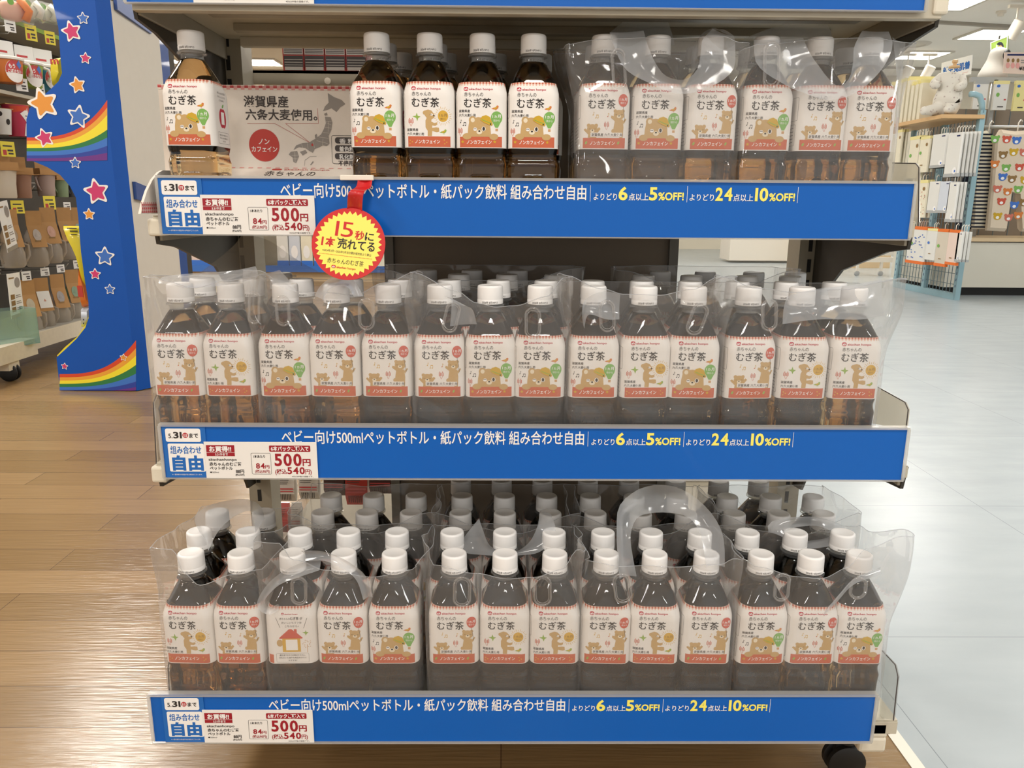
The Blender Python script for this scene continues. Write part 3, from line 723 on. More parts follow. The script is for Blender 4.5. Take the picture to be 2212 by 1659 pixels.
# clear end guards, read off as outlines in the plane of each shelf end
def guard(X, pts, m=GUARD, z_close=None):
    P = [WX(px, py, X) for px, py in pts]; mb = MB(); mb.prism(P, (.002, 0, 0), m)
    mb.tube(P[:-1] if z_close is None else P, .0007, 'ink_soft', 5); gput(mb, 'end_guard')
    return P
guard(.481, [(1957, 928), (1962, 885), (1955, 869), (1896, 836), (1885, 915)])
guard(.489, [(1984, 480), (1985, 362), (1978, 353), (1928, 352), (1920, 470)])
guard(.466, [(1930, 1556), (1940, 1462), (1934, 1436), (1905, 1405), (1900, 1550)], CLEAR)
guard(-.414, [(352, 1018), (338, 1006), (331, 870), (339, 852), (372, 850), (375, 1000)])
guard(-.395, [(366, 1500), (363, 1440), (366, 1425), (385, 1400), (390, 1490)], CLEAR)

# ------------------------------------------------------------------ long blue price strips
def price_strip(nm, x0, y, zt, w, shift, label, skew=0.0):
    rt = thing('price_strip', (x0, y, zt), label, 'sign', 'blue price strips on the shelf edges')
    fn = lambda u, v, off: (u / 1000, -off - .0012, v / 1000 * .955)
    mb = MB(); W_ = w * 1000; mb.box((0, -.001, -.063), (w, .0006, 0), 'sign_blue')
    A = Art(); A.text('ベビー向け500mlペットボトル・紙パック飲料 組み合わせ自由', 138.4, -20.6, 18.5, 'print_white', 1, w=351, bold=.012)
    for u in (494, 606, 734): A.rect(u - .25, -24, u + .25, -5, 'print_white', 1)
    for t, u, ww, m, h in (('よりどり', 498, 27, 'print_white', 9), ('6', 526.6, 10.6, 'promo_yellow', 21), ('点以上', 538.4, 23, 'print_white', 9), ('5', 562, 9.6, 'promo_yellow', 21), ('%OFF!', 572.6, 29.6, 'promo_yellow', 12.5),
                           ('よりどり', 609, 28, 'print_white', 9), ('24', 638.6, 19.8, 'promo_yellow', 21), ('点以上', 659.6, 23, 'print_white', 9), ('10', 684.6, 15.2, 'promo_yellow', 21), ('%OFF!', 701, 30, 'promo_yellow', 12.5)):
        (A.num if t in ('24', '10', '6', '5') else A.text)(t, u, -21.5, h, m, 1, w=ww, bold=.03 if m == 'promo_yellow' else .012)
    A.put(mb, fn, .0003); mb.build('strip_card', rt)
    s = shift; mb = MB(); A = Art(); mb.box((s / 1000, -.0022, -.0628), ((s + 49.4) / 1000, -.001, -.0002), 'card_blue')
    A.rrect(s + 3.4, -20, s + 43.9, -3.2, 2.4, 'print_white', 1); A.rrect(s + 4.8, -58, s + 46.5, -22.2, 1.8, 'print_white', 1)
    A.text('5.', s + 6.8, -15.2, 8, 'ink', 2, w=4.6, bold=.02); A.num('31', s + 12.4, -15.2, 11, 'ink', 2, w=9.8, bold=.03)
    A.ell(s + 26.2, -11.6, 3.2, 3.3, 'sun_red', 2); A.text('日', s + 24.4, -13.3, 4.2, 'print_white', 3, w=3.6, bold=.01); A.text('まで', s + 30.5, -14.4, 6.6, 'ink', 2, w=10.8, bold=.03)
    A.text('組み合わせ', s + 7.4, -34.2, 10.6, 'card_blue', 2, w=35.8, bold=.02)
    A.text('自由', s + 8.4, -54.4, 19.5, 'card_blue', 2, w=36, bold=.045); A.text('※一部対象外の商品がある場合がございます。', s + 7, -62.6, 2.0, 'print_white', 1, w=35)
    f2 = lambda u, v, off: (u / 1000, -off - .0022, v / 1000 * .955)
    A.put(mb, f2, .0002); mb.build('date_card', rt)
    s = shift + 46.8 - 3.4 + 3.4; mb = MB(); A = Art(); mb.box((s / 1000, -.0030, -.063), ((s + 130.2) / 1000, -.0022, -.0187), 'paper'); q = s - 46.8
    A.rect(q + 49.2, -37.6, q + 81.8, -23.7, 'crimson', 1); A.rect(q + 49.2, -33.1, q + 81.8, -32.7, 'print_white', 2)
    A.text('お買得!!', q + 52.6, -31.4, 7.6, 'print_white', 2, w=25.6, bold=.035); A.text('5.31㊐まで', q + 59.3, -36.8, 3.6, 'print_white', 2, w=14.5, bold=.02)
    A.text('akachanhonpo', q + 51, -43.6, 4.6, 'ink', 1, w=32.5, bold=.015); A.text('赤ちゃんのむぎ茶', q + 51.4, -49.8, 5.0, 'ink', 1, w=37.4, bold=.025); A.text('ペットボトル', q + 51.6, -55, 4.8, 'ink', 1, w=26.5, bold=.025)
    A.text('●500ml', q + 51.4, -59.4, 2.6, 'ink', 1, w=10.3); A.text('88円', q + 81.5, -59.2, 5.4, 'ink', 1, w=9.6, bold=.03); A.text('(税込95円)', q + 80.8, -62.8, 2.8, 'ink', 1, w=10.5, bold=.02)
    A.frame(q + 100.3, -60.8, q + 123.2, -33.6, 1.5, .35, 'ink', 1); A.text('1本あたり', q + 103, -39.4, 3.8, 'ink', 1, w=13.7, bold=.02); A.num('84', q + 105.4, -53.3, 9.4, 'crimson', 1, w=10.2, bold=.03); A.text('円', q + 116, -53, 5, 'crimson', 1, w=4.9, bold=.02); A.text('(税込90円)', q + 104, -58.8, 4.4, 'crimson', 1, w=17.2, bold=.02)
    A.rrect(q + 122, -31.8, q + 169.7, -23.9, 1.2, 'crimson', 1); A.text('6本パックご購入で', q + 124, -30.2, 6.4, 'print_white', 2, w=44, bold=.03)
    A.num('500', q + 127.3, -49.5, 21.4, 'crimson', 1, w=31.6, bold=.03); A.text('円', q + 159.8, -49, 10, 'crimson', 1, w=9.4, bold=.03); A.text('(税込', q + 127.3, -60, 7.2, 'crimson', 1, w=13.6, bold=.02); A.num('540', q + 141.5, -60.2, 12.2, 'crimson', 1, w=20.4, bold=.03); A.text('円)', q + 162.4, -60, 7.2, 'crimson', 1, w=7.4, bold=.02)
    A.text('※5%OFF後の価格です。', q + 146.6, -64.6, 2.4, 'ink', 1, w=25)
    f3 = lambda u, v, off: (u / 1000, -off - .0030, v / 1000 * .955)
    A.put(mb, f3, .0002); mb.build('price_card', rt)
    mb = MB(); mb.box((-.002, -.0038, -.0005), (w + .002, .004, .0026), HOLD); mb.box((-.002, -.0038, -.0645), (w + .002, .0006, -.063), HOLD); mb.box((w, -.0036, -.063), (w + .003, .0006, 0), HOLD); mb.box((-.003, -.0036, -.063), (0, .0006, 0), HOLD)
    mb.build('clear_holder', rt); return rt
price_strip('u', -.410, .912, 1.006, .870, 26, 'blue price strip on the uppermost shelf edge, cut off by the frame')
price_strip('t', -.3945, .912, .7595, .8680, 0, 'blue price strip on the top bottle shelf, behind the round red tag')
price_strip('m', -.3945, .857, .4812, .8670, 1.5, 'blue price strip on the middle bottle shelf, without a hanging tag')
price_strip('b', -.4135, .8015, .1672, .8590, 13, 'blue price strip on the lowest shelf just above the floor')

# ------------------------------------------------------------------ bottles
ZT, ZM, ZB = .7178, .4336, .1246
FR = {'top': 'front bottles on the top shelf', 'middle': 'front bottles on the middle shelf', 'bottom': 'front bottles on the bottom shelf'}
TOPX = [-.3648, -.1492, -.0874, -.0259, .034, .1168, .1796, .242, .3073, .3705, .4288]
for i, (x, a) in enumerate(zip(TOPX, 'AABAACACACC')):
    lb = ('tea bottle standing alone at left end of top shelf beside the cardboard panel' if i == 0 else
          'loose unbagged tea bottle, %s of the four together on the top shelf' % ORD[i] if i < 5 else
          'bagged tea bottle, %s in front row of the top shelf, %s' % (ORD[i + 1], ARTN[a]))
    bottle(x, .9656, ZT, a, 8, lb, FR['top'])
MIDX = [-.3779, -.319, -.2555, -.1957, -.1351, -.0745, -.0154, .0433, .1064, .1664, .2248, .2894, .3528, .4148]
MIDZ = [.005, .002, .0012] + [0] * 11
for i, (x, a) in enumerate(zip(MIDX, 'CBACCCAAABACBB')):
    bottle(x, .904, ZM + .0001, a, 9 if i < 2 or i > 7 else 8, 'bagged tea bottle, %s from left in middle shelf front row, %s' % (ORD[i + 1], ARTN[a]), FR['middle'])
BOTX = [-.367, -.3085, -.2477, -.1872, -.1272, -.0566, .0036, .0628, .1238, .1816, .2433, .3084, .3683, .4261]
for i, (x, a) in enumerate(zip(BOTX, 'BCDCACBBCBCACA')):
    bottle(x, .8395, ZB, a, 9, 'bagged tea bottle, %s from left in bottom shelf front row, %s' % (ORD[i + 1], ARTN[a]), FR['bottom'])
def back_rows(shelf, z, rows, word):
    for row, y, xs in rows:
        for i, x in enumerate(xs):
            bottle(x, y, z, rnd.choice('ABC'), 9 if shelf == 'bottom' else 8, 'tea bottle, %s from left in the %s row back on the %s shelf' % (ORD[i + 1], ORD[row], shelf), 'rear bottles on the %s shelf' % shelf)
back_rows('top', ZT, [(2, 1.027, [-.149, -.086, -.026, .037, .116, .179, .242, .308, .370, .430]), (3, 1.089, [-.137, -.078, -.012, .048])], 'top')
back_rows('middle', ZM, [(2, .965, [-.375, -.314, -.252, -.190, -.1295, -.0675, -.006, .0535, .112, .1735, .2345, .294, .3555, .4165]),
                         (3, 1.045, [-.300, -.130, -.060, .005, .070, .19, .255, .33, .39]), (4, 1.108, [-.11, -.045, .02, .225, .29, .36, .42])], 'middle')
back_rows('bottom', ZB, [(2, .9005, [-.381, -.3195, -.2545, -.1935, -.1325, -.063, .0035, .0655, .1275, .1885, .2505, .311, .372, .4325]),
                         (3, .9615, [-.380, -.3185, -.240, -.181, -.122, -.056, .0035, .0645, .125, .186, .247, .312, .372, .433]),
                         (4, 1.0225, [-.242, -.182, -.122, -.057, .003, .063, .125, .187, .249, .320, .382, .443]),
                         (5, 1.0855, [-.062, -.001, .060, .128, .19, .26, .325, .385])], 'bottom')

# ------------------------------------------------------------------ clear carrier bags round the packs
hb = .0303
def rimw(pts, Y): return [(WY(px, py, Y).x, WY(px, py, Y).z) for px, py in pts]
BG = 'clear six-pack carrier bags in the front row'
def front_bag(label, xs, y, z, rows, rimpx, seed, flare=(0, 0), eyes=(), straps=(), backh=None):
    Y = y - hb; rim = rimw(rimpx, Y)
    ey = []
    for px, py, rx, rz, tl in eyes:
        p = WY(px, py, Y - .008); ey.append((p.x, p.z, rx, rz, tl))
    return carrier(label, BG, xs[0] - hb, xs[-1] + hb, Y, y + .061 * (rows - 1) + hb, z + .0003, rim, (backh or z + .203), seed, flare, ey, straps)
YT = .928
TU1 = (edge([(1317, 70, .945), (1330, 110, .93), (1352, 150, .925), (1400, 178, .922), (1470, 203, .92), (1540, 185, .921), (1584, 150, .925), (1588, 100, .93), (1586, 78, .945)]),
       edge([(1390, 66, .945), (1402, 105, .93), (1418, 140, .925), (1440, 165, .922), (1478, 172, .92), (1506, 150, .921), (1514, 110, .925), (1518, 85, .93), (1540, 62, .95)]))
TU1b = (edge([(1586, 78, .945), (1562, 64, .955), (1530, 70, .965), (1510, 100, .97), (1508, 160, .972)]), edge([(1550, 63, .95), (1540, 61, .96), (1518, 72, .967), (1497, 105, .972), (1492, 165, .973)]))
TU1c = (edge([(1285, 98, 1.04), (1330, 60, 1.05), (1362, 34, 1.06), (1378, 31, 1.07)]), edge([(1458, 98, 1.04), (1450, 68, 1.05), (1441, 40, 1.06), (1432, 32, 1.07)]))
front_bag('clear carrier bag on top shelf beside the loose bottles, curled strap', TOPX[5:8], .9656, ZT, 2, [(1200, 100), (1240, 96), (1310, 84), (1420, 80), (1560, 80), (1592, 92)], 11, (.020, .001),
          [(1337, 148, .0075, .021, 6)], [TU1, TU1b, TU1c])
TU2 = (edge([(1628, 86, .945), (1636, 140, .93), (1690, 180, .925), (1740, 202, .922), (1790, 216, .92), (1850, 200, .921), (1905, 150, .925), (1928, 100, .93), (1920, 68, .945)]),
       edge([(1735, 82, .945), (1748, 112, .93), (1770, 145, .925), (1790, 170, .922), (1812, 186, .92), (1834, 170, .921), (1843, 135, .925), (1846, 100, .93), (1862, 66, .945)]))
TU2c = (edge([(1560, 105, 1.04), (1640, 70, 1.05), (1715, 45, 1.06), (1745, 33, 1.07)]), edge([(1800, 100, 1.04), (1795, 70, 1.05), (1786, 48, 1.06), (1778, 33, 1.07)]))
TU2d = (edge([(1928, 80, .95), (1934, 130, .95), (1938, 200, .95), (1936, 290, .95)]), edge([(1956, 92, .97), (1950, 150, .97), (1944, 210, .97), (1938, 300, .97)]))
front_bag('clear carrier bag at right end of top shelf with wide drooping strap', TOPX[8:11], .9656, ZT, 2, [(1600, 112), (1640, 96), (1760, 84), (1880, 80), (1952, 92)], 23, (.002, .008),
          [(1668, 140, .009, .024, 4)], [TU2, TU2c, TU2d])
M1s = (edge([(430, 590, 1.0), (470, 560, 1.02), (505, 530, 1.04), (522, 508, 1.06)]), edge([(690, 588, 1.0), (640, 560, 1.02), (590, 525, 1.04), (560, 512, 1.06)]), FILM3)
M1f = (edge([(342, 612, .875), (352, 598, .88), (420, 590, .89), (500, 585, .90), (552, 575, .91)]), edge([(398, 622, .873), (420, 622, .875), (470, 618, .88), (520, 610, .885), (556, 600, .89)]))
front_bag('clear carrier bag at left end of middle shelf holding two abreast', MIDX[:2], .904, ZM, 3, [(335, 600), (352, 606), (420, 622), (480, 608), (562, 596)], 31, (.004, .004), [(548, 665, .006, .018, -5)], [M1s, M1f])
M2f = (edge([(570, 590, .872), (586, 588, .87), (604, 583, .868)]), edge([(588, 612, .872), (612, 622, .868), (642, 632, .868)]))
M2a = (edge([(680, 640, .868), (690, 620, .872), (712, 602, .88), (740, 596, .882), (765, 606, .878), (785, 640, .868)]), edge([(700, 650, .868), (706, 632, .868), (720, 620, .87), (740, 617, .87), (754, 624, .868), (764, 640, .868)]))
front_bag('clear carrier bag second along the middle shelf, below the round red tag', MIDX[2:5], .904, ZM, 2, [(565, 585), (600, 606), (650, 632), (700, 634), (760, 640), (830, 612), (893, 588)], 37, (.003, .003),
          [(610, 672, .0075, .0165, 0), (791, 679, .0085, .0175, -2)], [M2f, M2a])
M3f = (edge([(1000, 660, .868), (1020, 668, .864), (1030, 700, .866)]), edge([(960, 640, .868), (975, 650, .866), (972, 705, .868)]))
front_bag('clear carrier bag third along the middle shelf, front edge dipping low', MIDX[5:8], .904, ZM, 2, [(893, 590), (985, 628), (1030, 655), (1070, 664), (1110, 660), (1180, 640), (1215, 600)], 41, (.003, .003),
          [(975, 686, .008, .017, -14), (1151, 698, .0085, .017, 0)], [M3f])
M4f = (edge([(1258, 690, .868), (1262, 650, .866), (1300, 630, .866), (1340, 636, .868)]), edge([(1262, 710, .868), (1272, 680, .864), (1310, 690, .864), (1338, 690, .868)]))
front_bag('clear carrier bag fourth along the middle shelf, torn strap at left', MIDX[8:11], .904, ZM, 2, [(1220, 592), (1300, 624), (1350, 637), (1430, 640), (1500, 626), (1546, 598)], 43, (.003, .003),
          [(1312, 683, .0085, .0175, 4), (1507, 690, .009, .018, -18)], [M4f])
M5s = (edge([(1700, 640, .87), (1760, 625, .875), (1840, 615, .89), (1905, 603, .91)]), edge([(1690, 700, .868), (1770, 690, .87), (1860, 690, .875), (1912, 680, .88)]))
front_bag('clear carrier bag at right end of middle shelf flaring over the edge', MIDX[11:14], .904, ZM, 2, [(1556, 592), (1640, 624), (1720, 633), (1830, 626), (1920, 603)], 47, (.004, .014),
          [(1663, 681, .0085, .0175, 4)], [M5s])
B1s = (edge([(432, 1150, .86), (420, 1120, .88), (450, 1092, .90), (520, 1078, .92), (560, 1090, .93), (572, 1120, .92)]), edge([(450, 1190, .85), (470, 1150, .86), (500, 1120, .88), (530, 1105, .89), (545, 1110, .89), (552, 1150, .88)]))
front_bag('clear carrier bag at left end of bottom shelf holding two abreast', BOTX[:2], .8395, ZB, 3, [(372, 1190), (392, 1242), (428, 1268), (500, 1246), (556, 1238), (588, 1205)], 53, (.006, .002), [], [B1s])
B2s = (edge([(692, 1208, .806), (640, 1220, .80), (590, 1250, .797), (562, 1285, .797), (556, 1312, .80), (580, 1328, .803), (602, 1318, .806)]), edge([(690, 1232, .806), (650, 1245, .80), (606, 1262, .798), (580, 1285, .798), (572, 1300, .80), (582, 1312, .803), (600, 1305, .806)]))
B2t = (edge([(650, 1190, .81), (700, 1192, .806), (750, 1212, .804), (790, 1245, .803), (805, 1290, .804)]), edge([(660, 1212, .81), (700, 1212, .806), (740, 1228, .804), (770, 1254, .803), (785, 1296, .804)]))
front_bag('clear carrier bag second along the bottom shelf with looped strap rings', BOTX[2:5], .8395, ZB, 2, [(606, 1172), (630, 1212), (700, 1240), (800, 1250), (880, 1238), (928, 1200)], 59, (.002, .003),
          [(645, 1278, .0085, .017, -3)], [B2s, B2t])
B3s = (edge([(985, 1185, .90), (1010, 1195, .89), (1060, 1200, .885), (1120, 1200, .885), (1170, 1190, .89), (1200, 1150, .90), (1190, 1110, .92)]), edge([(1035, 1120, .90), (1045, 1150, .89), (1060, 1180, .885), (1100, 1195, .885), (1140, 1175, .89), (1160, 1140, .90), (1165, 1110, .92)]))
front_bag('clear carrier bag in the middle of the bottom shelf, crown-like rim', BOTX[5:8], .8395, ZB, 2, [(918, 1180), (935, 1228), (1030, 1248), (1090, 1256), (1150, 1246), (1215, 1232), (1247, 1192)], 61, (.002, .002),
          [(998, 1280, .0095, .018, -2), (1172, 1278, .0095, .018, 2)], [B3s])
B4s = (edge([(1338, 1250, .815), (1332, 1150, .83), (1340, 1090, .85), (1392, 1052, .87), (1460, 1052, .87), (1520, 1090, .85), (1560, 1150, .83), (1566, 1225, .815)]), edge([(1375, 1245, .82), (1362, 1165, .835), (1372, 1125, .85), (1395, 1110, .865), (1450, 1108, .865), (1490, 1120, .85), (1515, 1160, .835), (1525, 1225, .82)]))
front_bag('clear carrier bag fourth along the bottom shelf, handle arched high', BOTX[8:11], .8395, ZB, 2, [(1256, 1196), (1270, 1218), (1350, 1226), (1450, 1228), (1560, 1224), (1584, 1210)], 67, (.002, .002),
          [(1345, 1272, .0095, .018, 8)], [B4s])
B5s = (edge([(1660, 1150, .90), (1662, 1130, .90), (1700, 1118, .91), (1770, 1118, .92), (1825, 1140, .92), (1815, 1170, .91), (1760, 1185, .90), (1690, 1180, .90)]), edge([(1690, 1160, .895), (1700, 1145, .90), (1725, 1138, .905), (1765, 1136, .91), (1796, 1148, .912), (1790, 1160, .905), (1750, 1168, .90), (1705, 1166, .895)]))
B5t = (edge([(1795, 1310, .803), (1820, 1280, .80), (1850, 1248, .80), (1905, 1225, .81)]), edge([(1780, 1330, .803), (1812, 1296, .80), (1846, 1262, .80), (1905, 1240, .81)]))
front_bag('clear carrier bag at right end of bottom shelf, side flaring outward', BOTX[11:14], .8395, ZB, 2, [(1588, 1195), (1640, 1225), (1720, 1245), (1780, 1250), (1835, 1230), (1880, 1190), (1935, 1160)], 71, (.002, .012),
          [(1690, 1270, .0085, .017, 0), (1855, 1272, .0095, .013, 0)], [B5s, B5t])
BG2 = 'clear carrier bags in the rear rows'
for i, (xs, y, z, lb) in enumerate((([-.242, -.122], .9615, ZB, 'rear clear carrier bag on bottom shelf, leftmost, behind looped straps'), ([-.057, .0635], .9615, ZB, 'rear clear carrier bag on bottom shelf behind the middle bag'),
                                ([.125, .248], .9615, ZB, 'rear clear carrier bag on bottom shelf under the arched handle'), ([.316, .438], .9615, ZB, 'rear clear carrier bag on bottom shelf, rightmost'),
                                ([-.130, .070], 1.045, ZM, 'rear clear carrier bag in the shade at centre of middle shelf'), ([.19, .36], 1.045, ZM, 'rear clear carrier bag in the shade at right of middle shelf'))):
    X0, X1 = xs[0] - hb, xs[-1] + hb; n = random.Random(i)
    rim = [(X0, z + .215), (X0 + (X1 - X0) * .3, z + .195), (X0 + (X1 - X0) * .6, z + .188), (X1, z + .218)]
    carrier(lb, BG2, X0, X1, y - hb, y + .061 + hb, z + .0003, rim, z + .212, 90 + i * 7, (.003, .003))

# ------------------------------------------------------------------ cardboard display tray on the top shelf
tr = thing('display_tray', (-.25, 1.05, ZT), 'white printed cardboard tray with map panel at left of top shelf', 'tray')
def tput(mb, name, smooth=None):
    mb.v = [(v[0] - tr.location.x, v[1] - tr.location.y, v[2] - tr.location.z) for v in mb.v]; return mb.build(name, tr, smooth)
YH = 1.062; hx0 = WY(341, 190, YH).x; hz1 = WY(560, 184, YH).z; hz0 = WY(560, 362, YH).z
mb = MB(); mb.box((hx0, YH, ZT + .001), (-.197, YH + .004, hz1), 'carton')
def px2(fx, fy): p = WY(fx, fy, YH); return (p.x * 1000, p.z * 1000)
A = Art()
n = 27; st = (-.197 - hx0) * 1000 / n
for k in range(n):
    u = hx0 * 1000 + st * k; t = hz1 * 1000
    A.rect(u, t - 5.8, u + st, t, 'check_pink', 1); A.rect(u, t - 5.8, u + st * .5, t - 3.9, 'carton', 2); A.rect(u, t - 3.9, u + st * .5, t - 1.2, 'check_red', 2); A.rect(u + st * .5, t - 1.2, u + st, t, 'carton', 2)
s_ = 1000 * (WY(690, 250, YH).x - WY(590, 250, YH).x) / 100
def tpx(t, x0, x1, yb, hpx, m, ly=1, bold=0.02): u, v = px2(x0, yb); A.text(t, u, v, hpx * s_, m, ly, w=(x1 - x0) * s_, bold=bold)
tpx('滋賀県産', 527, 623, 229, 25, 'ink_soft'); tpx('六条大麦使用。', 531, 686, 257, 24, 'ink_soft')
A.line([px2(534, 267), px2(594, 267), px2(672, 310), px2(617, 267), px2(688, 267), px2(686, 234)], .45, 'map_grey')
A.line([px2(534, 267), px2(594, 267), px2(672, 310), px2(617, 267), px2(688, 267), px2(686, 234)], .4, 'badge_red')
c_ = px2(571, 314); A.ell(c_[0], c_[1], 33 * s_, 34 * s_, 'badge_red', 1, 36); tpx('ノン', 559, 583, 311, 14, 'print_white', 2); tpx('カフェイン', 544, 600, 327, 13, 'print_white', 2)
for pts in ([(708, 201), (722, 210), (738, 216), (746, 225), (735, 232), (727, 242), (716, 234), (706, 238), (698, 240), (702, 230), (710, 222)], [(700, 246), (706, 243), (708, 249), (702, 250)],
            [(702, 252), (714, 253), (718, 265), (716, 280), (710, 294), (712, 310), (706, 316), (698, 314), (690, 318), (680, 322), (676, 330), (668, 326), (660, 320), (646, 318), (634, 324), (640, 314), (654, 309), (668, 308), (674, 304), (684, 298), (694, 290), (700, 278), (704, 266)],
            [(648, 328), (660, 324), (664, 330), (654, 336)], [(628, 328), (642, 326), (646, 338), (640, 352), (634, 350), (632, 340), (624, 334)], [(680, 292), (684, 289), (686, 298), (681, 299)]):
    A.poly([px2(*p) for p in pts], 'map_grey', 1)
A.line([px2(p, q) for p, q in ((705, 265), (716, 270))], .25, 'carton', 2)
for a, b in (((704, 262), (717, 262)), ((702, 275), (716, 277)), ((698, 286), (712, 288)), ((690, 296), (710, 299)), ((684, 304), (708, 310)), ((676, 306), (680, 320)), ((664, 310), (666, 322)), ((652, 312), (654, 320)), ((710, 262), (709, 285)), ((698, 300), (697, 314)), ((630, 336), (645, 335)), ((632, 343), (644, 343)), ((637, 328), (638, 350))):
    A.line([px2(*a), px2(*b)], .3, 'carton', 2)
c_ = px2(675, 313); A.ell(c_[0], c_[1], 1.4, 1.8, 'badge_red', 3, 8)
A.line([px2(658, 358), px2(659, 346), px2(670, 338), px2(684, 338)], .3, 'ink_soft'); A.poly([px2(670, 356), px2(676, 348), px2(678, 350), px2(672, 357)], 'map_grey')
u0, v0 = px2(718, 354); u1, v1 = px2(792, 293); A.frame(u0, v0, u1, v1, 3, .5, 'ink_soft')
for k, t in enumerate(('香 料', '着色料', '乳化剤')):
    a0, b0 = px2(724, 310 + 17 * k); a1, b1 = px2(780, 297 + 17 * k); A.rrect(a0, b0, a1, b1, 3.2, 'ink_soft', 2); tpx(t, 733, 766, 309 + 17 * k, 11, 'print_white', 3)
tpx('不使用', 731, 764, 357, 12, 'ink_soft', 2)
A.put(mb, lambda u, v, o: (u / 1000, YH - .0002 - o, v / 1000), .0002); tput(mb, 'header_panel')
# sloping front flap with the product name
P0, P1, P2, P3 = Vector((hx0, YH, hz0)), Vector((-.197, YH, hz0)), Vector((-.197, .945, ZT + .012)), Vector((hx0, .945, ZT + .012))
P0b = Vector((-.362, YH, hz0)); P3b = Vector((-.362, .945, ZT + .012))
mb = MB(); up = (P1 - P2).normalized(); nrm = Vector((1, 0, 0)).cross(up).normalized()
mb.hexa([P3b - nrm * .002, P2 - nrm * .002, P1 - nrm * .002, P0b - nrm * .002, P3b, P2, P1, P0b], 'carton'); LW = (P1 - P2).length * 1000
A = Art(); W_ = (P2.x - P3b.x) * 1000
A.text('赤ちゃんの', 50, LW - 29, 19, 'ink_soft', 1, w=66, bold=.01); A.text('akachan honpo', 72, LW - 9.5, 6, 'badge_red', 1, w=60, bold=.02); A.rrect(56, LW - 10, 69, LW - 4.5, 2.5, 'badge_red', 1)
for k in range(14): A.rect(W_ * k / 14, LW - 3, W_ * (k + .5) / 14, LW, 'check_pink', 1)
A.put(mb, lambda u, v, o: tuple(P3b + Vector((1, 0, 0)) * (u / 1000) + up * (v / 1000) + nrm * (.0001 + o)), .0002); tput(mb, 'front_flap')
XW = -.4065
SW = [WX(px, py, XW) for px, py in ((304, 462), (309, 440), (318, 412), (330, 388), (344, 372), (352, 368))]
mb = MB(); ol = SW + [Vector((XW, 1.10, SW[-1].z + .004)), Vector((XW, 1.10, ZT + .001))]
mb.prism(ol, (-.003, 0, 0), 'carton'); 
A = Art()
y0_ = SW[0].y; z0_ = SW[0].z
for k in range(10):
    for j in range(3):
        a = y0_ * 1000 + 3 + k * 5; b = z0_ * 1000 + 1 + j * 4
        A.rect(a, b, a + 2.5, b + 2, 'check_red', 2); A.rect(a + 2.5, b, a + 5, b + 2, 'check_pink', 1); A.rect(a, b + 2, a + 2.5, b + 4, 'check_pink', 1)
A.put(mb, lambda u, v, o: (XW + .0002 + o, u / 1000, v / 1000), .0002); tput(mb, 'side_wall')

# ------------------------------------------------------------------ round red shelf talker
c = WY(753, 527, .880); tk = thing('shelf_talker', c, 'round red and yellow tag hanging from the top price strip', 'tag')
MT = Matrix.Rotation(R(-18), 4, 'X') @ Matrix.Rotation(R(-6.5), 4, 'Y').inverted().inverted()
MT = Matrix.Rotation(R(-18), 4, 'X') @ Matrix.Rotation(R(6.5), 4, 'Y')
fn = lambda u, v, o: tuple(MT @ Vector((u / 1000, -.0006 - o, v / 1000)))
mb = MB(); A = Art(); pts = [(41.3 * math.cos(2 * PI * k / 64), 41.3 * math.sin(2 * PI * k / 64)) for k in range(64)]
mb.prism([MT @ Vector((p[0] / 1000, -.0005, p[1] / 1000)) for p in pts], MT.to_3x3() @ Vector((0, .001, 0)), 'tag_red')
A.poly([((37.6 if k % 2 else 33.6) * math.cos(2 * PI * k / 72), (37.6 if k % 2 else 33.6) * math.sin(2 * PI * k / 72)) for k in range(72)], 'tag_yellow', 1)
A.num('15', -16.5, 7.5, 25, 'tag_red', 2, w=20, bold=.0); A.text('秒', 6, 6.6, 11, 'tag_red', 2, w=10.5, bold=.02); A.text('に', 17.4, 6.6, 11, 'ink', 2, w=10, bold=.025)
A.num('1', -30.4, -4.6, 13, 'tag_red', 2, bold=.03); A.text('本', -26, -4.4, 11.5, 'tag_red', 2, w=11, bold=.03); A.text('売れてる', -12, -5.2, 12.6, 'ink', 2, w=42, bold=.02); A.text('※', -13.6, 4, 3, 'ink_soft', 2, w=2.4)
A.text('※2024年3月〜2025年2月当社累計販売数より算出', -28, -11.4, 3.2, 'ink_soft', 2, w=55)
for k in range(40): A.ell(-30.5 + k * 1.5, -14.4, .45, .45, 'tag_red', 2, 6)
A.text('赤ちゃんのむぎ茶', -21, -23.6, 6.6, 'ink', 2, w=41); A.rrect(-15.5, -29.4, -10.5, -26, 1.6, 'tag_red', 2); A.text('ah', -14.6, -28.8, 3.2, 'print_white', 3, w=3.2, bold=.02); A.text('akachan honpo', -9.6, -29, 3.4, 'tag_red', 2, w=21.5, bold=.015)
A.put(mb, fn, .00025); mb.build('round_tag', tk)
top = WY(788, 384, .9035) - c
e1 = [top + Vector((-.0075, 0, .001)), top + Vector((-.009, -.007, -.010)), Vector((.0022, -.004, .056)) + Vector((0, .004, 0)), MT @ Vector((-.007, 0, .039))]
e2 = [top + Vector((.0085, 0, .001)), top + Vector((.008, -.007, -.010)), Vector((.0192, -.004, .056)) + Vector((0, .004, 0)), MT @ Vector((.010, 0, .038))]
mb = ribbon(e1, e2, MATS['tag_red'], 14); mb.build('hanging_strip', tk, True)
mb = MB(); mb.box((top.x - .028, top.y - .002, top.z - .003), (top.x + .010, top.y + .004, top.z + .003), 'trim_white'); mb.build('clip', tk, None, .001)

